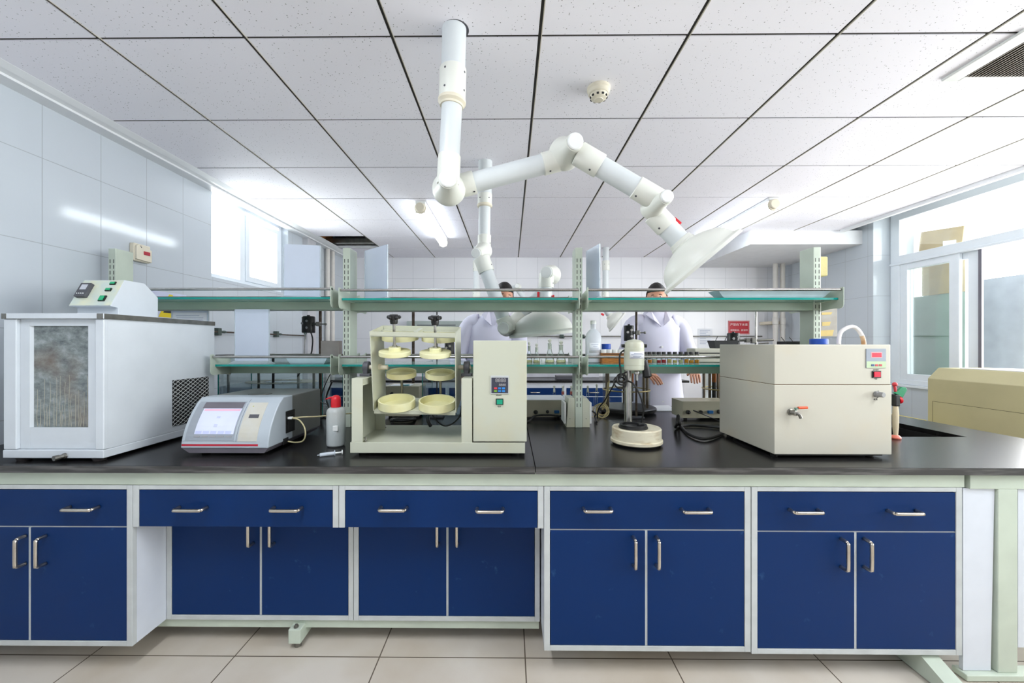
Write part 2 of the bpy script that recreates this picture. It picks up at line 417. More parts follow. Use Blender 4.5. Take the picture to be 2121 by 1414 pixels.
# window_2 (right, large): outer frame, transom, sashes, panes
dzT0, dzT1, dzTop = .776, .916, 1.287
b = B(); fx0, fx1 = XW + .0, XW + .07
zt0, zt1 = ZCAM + dzT0, ZCAM + dzT1
b.box(fx0, fx1, WYN, YP, ZCAM + dzTop, WZT, 0, .004); b.box(fx0 - .002, fx1, YP - .10, YP - .002, WZB + .002, WZT - .002, 0, .004); b.box(fx0 - .002, fx1, WYN + .002, WYN + .07, WZB + .002, WZT - .002, 0, .004)
b.box(fx0, fx1, WYN, YP, WZB, WZB + .05, 0, .004); b.box(fx0 - .001, fx1, WYN + .003, YP - .003, zt0 + .05, zt1, 0, .006); b.box(fx0 - .012, fx1, WYN, YP, zt0 + .045, zt0 + .07, 0, .004)
b.box(fx0 + .02, fx1, 1.05, 1.12, WZB, WZT, 0, .004)
w2 = struct(b.obj('window_2', M_UPVC), 'large white sliding window in the right wall')
def sash(y0, y1, dx, open_=False):
    q = B(); xa, xb = XW + .012 + dx, XW + .04 + dx
    za, zb = WZB + .045, zt0 + .06
    q.box(xa, xb, y0, y1, zb - .075, zb, 0, .004); q.box(xa, xb, y0, y1, za, za + .065, 0, .004)
    q.box(xa - .0015, xb + .0015, y0 + .001, y0 + .085, za + .001, zb - .001, 0, .004); q.box(xa - .0015, xb + .0015, y1 - .085, y1 - .001, za + .001, zb - .001, 0, .004)
    so = q.obj('sash', M_UPVC, w2)
    q = B(); q.box(xa + .011, xa + .016, y0 + .08, y1 - .08, za + .06, zb - .07); q.obj('pane', M_PANE, so)
sash(3.655, YP - .085, .0); sash(3.53, YP - .085, .033)
sash(-.1, 1.05, .0); sash(-1.15, 0.0, .033)
b = B(); b.box(XW + .03, XW + .036, WYN + .05, YP - .09, zt1 - .005, ZCAM + dzTop + .005); b.obj('pane', M_PANE, w2)
b = B(); b.box(XW + .03, XW + .05, 3.50, 3.525, WZB + .05, zt0 + .05); b.obj('sash_track', mat('grey_track', (110, 108, 118), .5), w2)

# outside: things stacked on the balcony
def outside():
    M_BOARD = mat('grey_green_board', (150, 168, 156), .3, c2=(132, 150, 136), scale=3)
    M_CARD = mat('cardboard', (176, 152, 112), .8, var=.05)
    M_LITE = mat('pale_grey_board', (158, 164, 170), .4, var=.04)
    def yv(px, x): return x * F / (px - 1056.0)
    x = 4.42
    q = B(); q.box(x, x + .03, yv(1990, x), yv(1880, x), .4005, ZCAM + .51); tag(q.obj('board', M_BOARD), 'tall grey-green board standing outside the far window sash', 'board')
    q = B(); q.box(x - .02, x + .05, yv(1994, x), yv(1905, x), ZCAM + .5105, ZCAM + .82, 0, .004)
    cb = tag(q.obj('cardboard_box', M_CARD), 'brown cardboard box on the grey-green board outside the window', 'box')
    q = B(); q.box(4.35, 4.43, 3.89, 4.30, ZCAM + .87, ZCAM + 1.16, 0, .004)
    q.xf(Matrix.Translation((4.4, 4.1, 2.3)) @ Matrix.Rotation(.12, 4, 'X') @ Matrix.Translation((-4.4, -4.1, -2.3)))
    bx = tag(q.obj('cardboard_box', M_CARD), 'open tilted cardboard carton seen through the upper window pane', 'box')
    q = B(); q.quad([V((4.348, 3.94, ZCAM + .95)), V((4.348, 4.06, ZCAM + .965)), V((4.348, 4.06, ZCAM + 1.03)), V((4.348, 3.94, ZCAM + 1.015))]); q.obj('label_sticker', M_PAPER, bx)
    q = B(); q.box(x, x + .03, yv(2110, x), yv(2022, x), .4005, ZCAM + .60); tag(q.obj('board', M_LITE), 'pale grey board standing outside the open window half', 'board')
    q = B(); q.box(x - .1, x, yv(1866, x), yv(1860, x), .4005, 2.6); q.box(x - .1, x, yv(1876, x), yv(1870, x), .4005, 2.6); tag(q.obj('steel_post', mat('grey_steel_post', (116, 108, 96), .4, .6), ), 'grey steel post outside at the far window edge', 'post')
    q = B(); q.box(4.28, 7.5, -3, 7, .30, .40); struct(q.obj('balcony_floor', mat('pale_concrete', (200, 200, 198), .8)), 'balcony floor outside')
outside()
# ================================================================== island bench
ZC, TK, YE, YBK, XE = .82, .027, 1.53, 3.03, 2.554
XSEAM = X(1109, YE)
b = B(); b.box(XL + .004, XSEAM - .0015, YE + .002, YBK, ZC - TK, ZC, 0, .002); b.box(XL + .004, XSEAM - .0015, YE, YE + .003, ZC - TK, ZC - .001, 1)
tag(b.obj('countertop', [M_BLACK, M_BLACKE]), 'black worktop slab left of the seam, under the shaker and white bath', 'countertop', 'worktop slabs of the island bench')
SX0, SX1, SY0, SY1 = 1.86, 2.31, 2.045, 2.46
b = B()
for x0, x1, y0, y1 in ((XSEAM + .0015, SX0, YE + .002, YBK), (SX1, XE, YE + .002, YBK), (SX0, SX1, YE + .002, SY0), (SX0, SX1, SY1, YBK)): b.box(x0, x1, y0, y1, ZC - TK, ZC, 0)
b.box(XSEAM + .0015, XE, YE, YE + .003, ZC - TK, ZC - .001, 1)
tag(b.obj('countertop', [M_BLACK, M_BLACKE]), 'black worktop slab right of the seam, with a sink cut into it', 'countertop', 'worktop slabs of the island bench')
b = B()
for x0, x1, y0, y1, z0 in ((SX0 - .02, SX0, SY0 - .02, SY1 + .02, .55), (SX1, SX1 + .02, SY0 - .02, SY1 + .02, .55), (SX0, SX1, SY0 - .02, SY0, .55), (SX0, SX1, SY1, SY1 + .02, .55), (SX0 - .019, SX1 + .019, SY0 - .019, SY1 + .019, .535)):
    b.box(x0, x1, y0, y1, z0, ZC - TK - .001 if z0 > .54 else .5505)
tag(b.obj('sink_bowl', M_RUB), 'black sink bowl sunk in the worktop behind the beige bath', 'sink')

# --- steel frame
YF0 = 1.555
b = B(); fr = thing('bench_frame', 'pale green steel frame carrying the black island worktop', 'bench frame', (0, 2.2, 0))
b.box(XL + .01, X(1998, YF0), YF0, YF0 + .04, .7388, ZC - TK, 0, .002); b.obj('front_rail', M_GREEN, fr)
b = B(); b.box(X(2007, YF0), XE - .02, YF0 - .004, YF0 + .04, Z(1009, YF0), ZC - TK, 0, .002); b.obj('front_rail', M_GREEN, fr)
b = B(); b.box(X(2066, YF0), X(2107, YF0), YF0 - .002, YF0 + .055, .028, Z(1009, YF0), 0, .003); b.obj('leg', M_GREEN, fr)
b = B(); b.box(X(1994, YF0), XE - .02, YF0 - .015, YF0 + .04, .004, .028, 0, .004); b.obj('foot', M_GREEN, fr)
YR = 1.71
b = B(); b.box(X(272, YR), X(1117, YR), YR + .012, YR + .05, Z(1306, YR), Z(1287.5, YR) - .001, 0, .002); b.obj('lower_rail', M_GREEN, fr)
for px, y0 in ((609.5, 1.678), (1243, 1.70)):
    x = X(px, y0); w = .026
    b = B(); b.box(x - w, x + w, y0, 2.85, .028, .088, 0, .003); ft = b.obj('foot', M_GREEN, fr)
    b = B(); b.cyl((x, y0 + .03, .0), (x, y0 + .03, .03), .014, n=12); b.obj('levelling_pad', M_DSTEEL, ft); b = B(); b.lathe([(.010, .088), (.010, .094), (.006, .0945), (.006, .1)], (x, y0 + .016, 0), n=8); b.obj('levelling_bolt', M_DSTEEL, ft)
x = 1.63; b = B(); b.prism([(1.475, .004), (1.475, .04), (1.58, .084), (2.85, .084), (2.85, .004)], 'x', x - .034, x + .034); b.obj('foot', M_GREEN, fr)
for xx in (-1.9, -.5, .9, 1.63):
    b = B(); b.box(xx - .025, xx + .025, 2.24, 2.29, .09, ZC - TK); b.obj('leg', M_GREEN, fr)
b = B(); b.box(XL + .01, 1.80, 2.30, 2.32, .09, ZC - TK); b.obj('light_stop_panel', M_WPAN, fr)  # added board that stops light leaking through under the worktop
# white end panels of the sink section
def end_panel(pa, pb, pc, pd, zl, zh, label):
    y0, y1 = 1.562, 1.577
    q = B(); q.hexa([V((X(pa, y0), y0, zl)), V((X(pb, y0), y0, zl)), V((X(pb, y0), y1, zl)), V((X(pa, y0), y1, zl)), V((X(pc, y0), y0, zh)), V((X(pd, y0), y0, zh)), V((X(pd, y0), y1, zh)), V((X(pc, y0), y1, zh))]); tag(q.obj('end_panel', M_WPAN), label, 'panel')
end_panel(1995, 2052, 1995, 2060, .030, .733, 'white panel between the blue cabinet and the green end leg')
end_panel(2108.5, 2330, 2108.5, 2330, .12, .733, 'white panel right of the green end leg')

# --- cupboards
def handle(px, py, Yf, vert, length, parent, out=.034):
    c = P(px, py, Yf - out); r = .0066; h = length / 2
    d = V((0, 0, 1)) if vert else V((1, 0, 0)); y = V((0, 1, 0)); k = .011
    pts = [c - d * h + y * (out), c - d * h + y * k, c - d * (h - .004) + y * .003, c - d * (h - k), c + d * (h - k), c + d * (h - .004) + y * .003, c + d * h + y * k, c + d * h + y * out]
    q = B(); q.tube(pts, r, 8, smooth=3); q.obj('handle', M_NICKEL, parent)
def bay(name, label, Yf, pL, pR, frame_w, drawer, doors, ztop, zbot, depth, hp, clip=None, cat='cabinet', group=None, z_dr=None, xl=None):
    xl = X(pL, Yf) if xl is None else xl
    xr = X(pR, Yf)
    t = thing(name, label, cat, ((xl + xr) / 2, Yf + depth / 2, zbot), group)
    fwx = frame_w * Yf / F
    q = B()
    q.box(xl + .001, xl + .018, Yf + .012, Yf + depth, zbot, ztop, 0); q.box(xr - .018, xr - .001, Yf + .012, Yf + depth, zbot, ztop, 0)
    q.box(xl + .018, xr - .018, Yf + depth - .015, Yf + depth - .0005, zbot, ztop, 0); q.box(xl + .018, xr - .018, Yf + .012, Yf + depth - .015, zbot + .0005, zbot + .016, 0)
    if not doors: q.box(xl + .018, xr - .018, Yf + .021, Yf + depth - .015, ztop - .02, ztop - .0005, 0)
    q.obj('carcass', M_WPAN, t)
    q = B(); e = .0012
    q.box(xl, xl + fwx, Yf, Yf + .02, zbot, ztop, 0, e); q.box(xr - fwx, xr, Yf, Yf + .02, zbot, ztop, 0, e)
    zt = ztop - .0165
    q.box(xl + fwx, xr - fwx, Yf + .0003, Yf + .02, zt, ztop, 0, e)
    if doors: q.box(xl + fwx, xr - fwx, Yf + .0003, Yf + .02, zbot, zbot + .020, 0, e)
    if drawer and doors: q.box(xl + fwx, xr - fwx, Yf + .006, Yf + .02, z_dr - .012, z_dr, 0)
    q.obj('face_frame', M_ALU, t)
    g = .0018
    if drawer:
        q = B(); q.box(xl + fwx + g, xr - fwx - g, Yf + .002, Yf + .02, z_dr + .0015, zt - g - .0015, 0, .0008)
        d = q.obj('drawer', M_BLUE, t)
        for px, py in drawer: handle(px, py, Yf, False, hp, d)
    if doors:
        zd1 = (z_dr - .0045) if drawer else zt - g
        edges = [xl + fwx + g] + [X(p, Yf) for p in doors[0]] + [xr - fwx - g]
        for i, (a, c) in enumerate(zip(edges, edges[1:])):
            q = B(); a2 = a + (.0045 if i else 0); c2 = c - (.0045 if i < len(edges) - 2 else 0)
            q.box(a2, c2, Yf + .002, Yf + .02, zbot + .0215, zd1, 0, .0008); q.box(a2 - .004 if i else c2, a2 if i else c2 + .004, Yf + .003, Yf + .019, zbot + .0215, zd1, 1)
            d = q.obj('door', [M_BLUEW, M_ALU], t)
            if doors[1][i]: handle(*doors[1][i], Yf, True, .108, d)
    return t
YC = 1.555; zt, zb = Z(1007, YC), Z(1343.5, YC); zdr = Z(1094, YC)
GB = 'blue base cupboards on the front of the island'
bay('base_cabinet', 'full-height blue cupboard at the left end beside the knee space', YC, 0, 274, 12, [(-60, 1056), (156, 1056.5)], ([60], [(31, 1147), (74, 1147)]), zt, zb, .55, .113, group=GB, z_dr=zdr, xl=XL + .01)
bay('base_cabinet', 'full-height blue cupboard in the middle right of the white-sided knee space', YC, 1127, 1555, 12, [(1240, 1059.5), (1447, 1061.5)], ([1339], [(1317, 1150), (1365.5, 1150)]), zt, Z(1347, YC), .55, .104, group=GB, z_dr=Z(1096, YC))
bay('base_cabinet', 'full-height blue cupboard at the right end beside the white panel', YC, 1557, 1993, 12, [(1677, 1062.5), (1885, 1064.5)], ([1773], [(1757, 1154), (1806, 1154)]), zt, Z(1351, YC), .55, .108, group=GB, z_dr=Z(1098, YC))
GD = 'blue drawers hung over the knee space'
bay('drawer_unit', 'shallow blue drawer unit above the left recessed cupboard', YC, 275, 701, 12, [(386, 1057.5), (587, 1058)], None, zt, zdr, .5, .108, cat='drawer unit', group=GD, z_dr=zdr)
bay('drawer_unit', 'shallow blue drawer unit above the right recessed cupboard', YC, 702, 1126, 12, [(811, 1057.5), (1014, 1060)], None, zt, zdr, .5, .100, cat='drawer unit', group=GD, z_dr=zdr)
GR = 'recessed blue cupboards in the knee space'
ztr = zdr - .004
def Zr(p): return Z(p, YR)
b1 = bay('recessed_cabinet', 'recessed blue two-door cupboard at the left of the knee space', YR, 345, 731.5, 10, None, ([539.5], [(513.5, 1106), (558, 1106)]), ztr, Zr(1287), .4, .1, group=GR)
b2 = bay('recessed_cabinet', 'recessed blue two-door cupboard at the right of the knee space', YR, 732.5, 1118, 10, None, ([926.5], [(905, 1106), (946, 1106)]), ztr, Zr(1287), .4, .1, group=GR)

# ================================================================== shelf rack
rk = thing('shelf_rack', 'pale green two-tier rack with glass shelves along the bench middle', 'shelf rack', (0, 2.3, ZC))
PY0, PY1, PZT = 2.25, 2.358, Z(512.5, 2.25)
posts = [(X(224, PY0), X(239.5, PY0)), (X(710, PY0), X(725, PY0)), (X(1191.5, PY0), X(1206.5, PY0)), (X(1685, PY0), X(1700.5, PY0))]
for x0, x1 in posts:
    q = B(); q.box(x0, x1, PY0, PY1, ZC, PZT, 0, .003)
    po = q.obj('post', M_GREEN, rk)
    q = B(); z = PZT - .062; cw = (x1 - x0)
    while z > ZC + .13:
        for u in (.26, .74): q.box(x0 + cw * u - .0018, x0 + cw * u + .0018, PY0 - .0006, PY0 + .003, z - .021, z)
        z -= .0325
    q.obj('slots', M_BLK, po)
zU, zL = 1.523, 1.1695                        # undersides of the glass
bays = [(posts[0][1], posts[1][0]), (posts[1][1], posts[2][0]), (posts[2][1], posts[3][0])]
for k, (x0, x1) in enumerate(bays):
    for zg, up in ((zU + (.006 if k == 0 else 0), 1), (zL, 0)):
        q = B(); q.box(x0 + .0008, x1 - .0008, PY0 + .002, PY1 - .002, zg - .0455, zg - .001, 0, .0015); q.obj('beam', M_GREEND, rk)
        xg0, xg1 = x0 + .006, x1 - .006
        if k == 0 and not up: xg0 = -1.575                  # the lower sheet stops beside the white bath
        if k == 2: xg1 = X(1738, 2.13) - .004
        if k == 2 and up: pass
        q = B(); q.box(xg0, xg1, 2.13, 2.478, zg, zg + .011, 0)
        q.bm.faces.ensure_lookup_table()
        for f in q.bm.faces:
            if abs(f.normal.z) < .5: f.material_index = 1
        gs = q.obj('glass_shelf', [M_SHELF, M_TEAL], rk)
        zr = zg + .0515
        for yy in (2.114, 2.494):
            q = B(); q.cyl((xg0 - .004, yy, zr), (xg1 + .006, yy, zr), .0073, n=14)
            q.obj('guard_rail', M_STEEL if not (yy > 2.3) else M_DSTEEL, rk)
        for xb_, sgn in ((x0 if xg0 < x0 + .01 else xg0 - .004, 1), (x1 if k < 2 else xg1 + .004, -1)):
            q = B()
            pf = [(2.098, zr + .012), (2.118, zr + .014), (2.135, zr + .004), (2.20, zr - .002), (2.25, zr - .006), (2.25, zg - .052), (2.205, zg - .046), (2.16, zg - .044), (2.125, zg - .047), (2.106, zg - .042), (2.098, zg - .028)]
            q.prism(pf, 'x', xb_, xb_ + sgn * .0028)
            pb = [(2.304 * 2 - y, z) for y, z in pf][::-1]
            pb = [(max(y, PY1), z) for y, z in pb]
            q.obj('bracket', M_GREEN, rk); q = B()
            q.prism(pb, 'x', xb_, xb_ + sgn * .0028); q.obj('bracket', M_GREEN, rk); q = B()
            q.prism([(2.14, zg - .0008), (2.25, zg - .0008), (2.25, zg - .004), (2.14, zg - .004)], 'x', xb_, xb_ + sgn * .03)
            q.obj('glass_clip', M_GREEN, rk)
# power boxes at the foot of the third post
for x0, x1, lb in ((X(1173.5, 2.25), posts[2][0] - .001, 'cream power socket box on the left side of the post foot'), (posts[2][1] + .001, X(1222, 2.25), 'cream power socket box on the right side of the post foot')):
    t = thing('socket_box', lb, 'socket box', ((x0 + x1) / 2, 2.32, ZC), 'power boxes at the post foot')
    left = x0 < posts[2][0] - .02
    q = B(); zt_ = ZC + .165
    q.prism([(x0, ZC + .0005), (x1, ZC + .0005), (x1, zt_), (x0 + (.012 if left else 0), zt_)] if left else [(x0, ZC + .0005), (x1, ZC + .0005), (x1, zt_ - .02), (x1 - .014, zt_), (x0, zt_)], 'y', 2.255, 2.40, bev=.002); q.obj('housing', M_CREAM, t)
    sx = x0 if left else x1; d = -1 if left else 1
    q = B(); q.box(sx, sx + d * .012, 2.262, 2.39, ZC + .02, ZC + .14, 0, .003); q.obj('socket_plate', M_WHITEP, t)
    q = B(); q.cyl((x0 + .02, 2.2555, ZC + .05), (x0 + .02, 2.253, ZC + .05), .002, n=8); q.obj('screw', M_BLK, t)
# ================================================================== instruments on the front of the bench
def XZ(px, py, Y): p = P(px, py, Y); return p.x, p.z
# ---- 1. white low-temperature bath (left)
def cold_bath():
    YF_ = 1.585; x0, x1 = X(7, YF_), X(214.5, YF_); z0, z1 = Z(951, YF_), Z(648, YF_); yb = YF_ + .60
    t = thing('cooling_bath', 'large white bath cabinet with a stained glass front and steel-edged lid', 'lab bath', ((x0 + x1) / 2, YF_ + .3, ZC))
    zb, zl = Z(933, YF_), Z(660, YF_)
    xa, xb = X(33, YF_), X(197, YF_)
    q = B()      # cabinet shell around a recessed front
    q.box(x0 + .0006, x0 + .012, YF_ + .018, yb, zb, zl, 0); q.box(x1 - .012, x1 - .0006, YF_ + .018, yb, zb, zl, 0)
    q.box(x0, xa, YF_, YF_ + .02, zb, zl, 0, .003); q.box(xb, x1, YF_, YF_ + .02, zb, zl, 0, .003)
    q.box(x0 + .006, x1 - .006, yb - .01, yb, zb, zl, 0); q.obj('shell', M_WHITE, t)
    q = B(); q.box(x0 - .001, x1 + .001, YF_ - .002, yb, z0, zb - .0012, 0, .003); q.obj('plinth', M_WHITE, t)
    # front panel, recessed, with window
    gx0, gx1, gz0, gz1 = X(71, YF_ + .02), X(186, YF_ + .02), Z(886, YF_ + .02), Z(674.5, YF_ + .02); yr = YF_ + .014
    q = B(); pa, pb_, pz0, pz1 = xa + .001, xb - .001, zb, zl
    q.box(pa, gx0 - .012, yr, yr + .012, pz0, pz1); q.box(gx1, pb_, yr, yr + .012, pz0, pz1); q.box(gx0 - .012, gx1, yr + .0003, yr + .012, pz0, gz0); q.box(gx0 - .012, gx1, yr + .0003, yr + .012, gz1, pz1)
    q.hexa([V((gx0 - .012, yr + .001, gz0)), V((gx0, yr + .011, gz0)), V((gx0, yr + .013, gz0)), V((gx0 - .012, yr + .013, gz0)), V((gx0 - .012, yr + .001, gz1)), V((gx0, yr + .011, gz1)), V((gx0, yr + .013, gz1)), V((gx0 - .012, yr + .013, gz1))])
    q.obj('front_panel', M_WHITE, t)
    # stained frosted window
    m, N, L = nt('stained_bath_window'); bs = N['Principled BSDF']; bs.inputs['Roughness'].default_value = .25
    tc = N.new('ShaderNodeTexCoord'); mp = N.new('ShaderNodeMapping'); mp.inputs['Scale'].default_value = (5, 1, 8); L.new(tc.outputs['Object'], mp.inputs[0])
    n1 = N.new('ShaderNodeTexNoise'); n1.inputs['Scale'].default_value = 3.5; n1.inputs['Detail'].default_value = 9; n1.inputs['Roughness'].default_value = .7; L.new(mp.outputs[0], n1.inputs['Vector'])
    r1 = N.new('ShaderNodeValToRGB'); e = r1.color_ramp.elements; e[0].position = .32; e[0].color = lin((74, 82, 84)); e[1].position = .72; e[1].color = lin((160, 168, 168))
    k = r1.color_ramp.elements.new(.5); k.color = lin((118, 126, 126)); L.new(n1.outputs['Fac'], r1.inputs[0])
    n2 = N.new('ShaderNodeTexNoise'); n2.inputs['Scale'].default_value = 5; L.new(tc.outputs['Object'], n2.inputs['Vector'])
    m2 = N.new('ShaderNodeMix'); m2.data_type = 'RGBA'; m2.inputs['B'].default_value = lin((112, 92, 74)); L.new(r1.outputs[0], m2.inputs['A'])
    mr = N.new('ShaderNodeMapRange'); mr.inputs['From Min'].default_value = .52; mr.inputs['From Max'].default_value = .75; mr.inputs['To Max'].default_value = .7; L.new(n2.outputs['Fac'], mr.inputs[0]); L.new(mr.outputs[0], m2.inputs['Factor'])
    L.new(m2.outputs['Result'], bs.inputs['Base Color'])
    q = B(); q.box(gx0 - .004, gx1 + .002, yr + .008, yr + .011, gz0 - .002, gz1 + .002); pane = q.obj('window_pane', m, t)
    q = B(); rnd = random.Random(3)   # dried white drips running down the glass
    for i in range(17):
        x = gx0 + (gx1 - gx0) * (.04 + .94 * (i + rnd.random() * .6) / 17); zt = gz0 + (gz1 - gz0) * rnd.uniform(.2, .52)
        pts = [(x + rnd.uniform(-.002, .002), yr + .0079, zt + (gz0 + .002 - zt) * k / 5) for k in range(6)]
        q.tube(pts, lambda u: .0006 + .0006 * u, 6, smooth=3)
    q.obj('drip_marks', mat('dried_lime', (170, 166, 150), .7), pane)
    q = B(); q.box(x0 - .004, x1 + .003, YF_ - .004, yb + .002, zl + .0005, z1, 0, .002); lid = q.obj('lid', M_WHITE, t)
    q = B()
    for yy in (YF_ + .12, YF_ + .50): q.cyl((x1 + .003, yy, zl + .010), (x1 + .0045, yy, zl + .010), .004, n=10)
    q.obj('rivets', M_DSTEEL, lid); q = B(); q.box(x1 + .0028, x1 + .0042, YF_ - .0005, yb, zl + .0005, z1 - .001); q.box(x1 - .022, x1 + .002, YF_ - .0055, YF_ - .0035, zl + .0005, z1 - .001); q.box(x0 - .002, x0 + .016, YF_ - .0055, YF_ - .0035, zl + .0005, z1 - .001); q.box(x0 + .012, x1 - .02, YF_ - .0045, YF_ - .0035, zl + .0005, zl + .0015)
    q.obj('steel_edging', M_DSTEEL, lid)
    # side grille: dark opening with expanded mesh
    ga, gb, gc, gd = 1.0, 1.0, 1.0, 1.0
    y0_, y1_ = (x1) / ((352 - 1056) / F), (x1) / ((428 - 1056) / F)
    za, zc_ = ZCAM - (884 - 712) * y0_ / F, ZCAM - (788 - 712) * y0_ / F
    q = B(); q.box(x1 + .0002, x1 + .0012, y0_, y1_, za, zc_, 0); gr = q.obj('vent_opening', M_BLK, t)
    q = B(); n = 15; w = (y1_ - y0_) / n; rows = int((zc_ - za) / (w * .62)); hgt = (zc_ - za) / rows
    def strand(a, b_): q.cyl((x1 + .002, a[0], a[1]), (x1 + .002, b_[0], b_[1]), .0014, n=4, cap=False)
    for j in range(rows):
        for i in range(n):
            yA, zA = y0_ + i * w, za + j * hgt
            if (i + j) % 2 == 0: strand((yA, zA), (yA + w, zA + hgt))
            else: strand((yA, zA + hgt), (yA + w, zA))
    q.obj('mesh_grille', M_ALU, gr)
    q = B(); 
    q.lathe([(.011, 0), (.011, .006), (.008, .008), (.008, .018), (.010, .020), (.010, .036)], (X(137, YF_), YF_ - .002, Z(945, YF_)), (-.25, -1, -.06), 16); q.obj('drain_cock', M_DSTEEL, t)
    for xx in (x0 + .055, x1 - .04):
        for yy in (YF_ + .024, yb - .08):
            q = B(); q.lathe([(.020, 0), (.025, z0 - ZC - .0005)], (xx, yy, ZC + .0003), (0, 0, 1), 16); q.obj('foot', mat('dark_rubber_foot', (46, 42, 42), .6), t)
    # control head on the lid
    hy0 = 1.76; hx0, hx1 = X(147, hy0), X(240, hy0) ; 
    prof = [(1.80, z1 + .0005), (1.80, Z(637, 1.80)), (1.765, Z(633, 1.765)), (1.83, Z(579, 1.83)), (1.93, Z(579, 1.83)), (2.005, z1 + .11), (2.005, z1 + .0005)]
    hx0, hx1 = X(145, 1.77), X(245, 1.80)
    q = B(); q.prism(prof, 'x', hx0, hx1, 0, .0015); hd = q.obj('control_head', M_WHITE, t)
    a = V((0, 1.765, Z(633, 1.765))); c = V((0, 1.83, Z(579, 1.83))); up = (c - a).normalized(); nrm = V((0, -up.z, up.y)); 
    if nrm.y > 0: nrm = -nrm
    ln = (c - a).length; W = hx1 - hx0
    def pan(u, v, d=0): return V((hx0 + W * u, 0, 0)) + a + up * (ln * v) + nrm * d
    def slab(u0, u1, v0, v1, d0, d1, name, mt, par, bev=0):
        q = B(); ps = [pan(u, v, d) for d in (d0, d1) for u, v in ((u0, v0), (u1, v0), (u1, v1), (u0, v1))]; q.hexa(ps); return q.obj(name, mt, par)
    M_HOLO = mat('film_covered_panel', (200, 212, 204), .22, c2=(222, 222, 192), scale=16, coat=.4)
    fp = slab(.01, .99, .02, .98, .0005, .002, 'panel_face', M_HOLO, hd)
    ct = slab(.09, .34, .30, .80, .002, .018, 'temperature_display', M_DGREY, hd); 
    slab(.135, .285, .55, .74, .018, .0186, 'screen', mat('lcd_window', (196, 198, 206), .2), ct); 
    q = B(); 
    for i in range(4): q.ball(pan(.13 + .05 * i, .40, .018), .0032, sc=(1, .5, 1), n=8)
    q.obj('buttons', M_WHITEP, ct)
    for v0, v1, u0 in ((.80, .91, .715), (.55, .66, .69), (.17, .37, .655)):
        s = slab(u0, u0 + .135 if v0 > .4 else u0 + .15, v0, v1, .002, .007, 'rocker_switch', M_BLK, hd); slab(u0 + .015, u0 + .115, v0 + .02, v1 - .02, .007, .010, 'rocker', mat('switch_rocker_green', (30, 160, 110), .3, emit=(30, 180, 120), es=.15), s)
cold_bath()

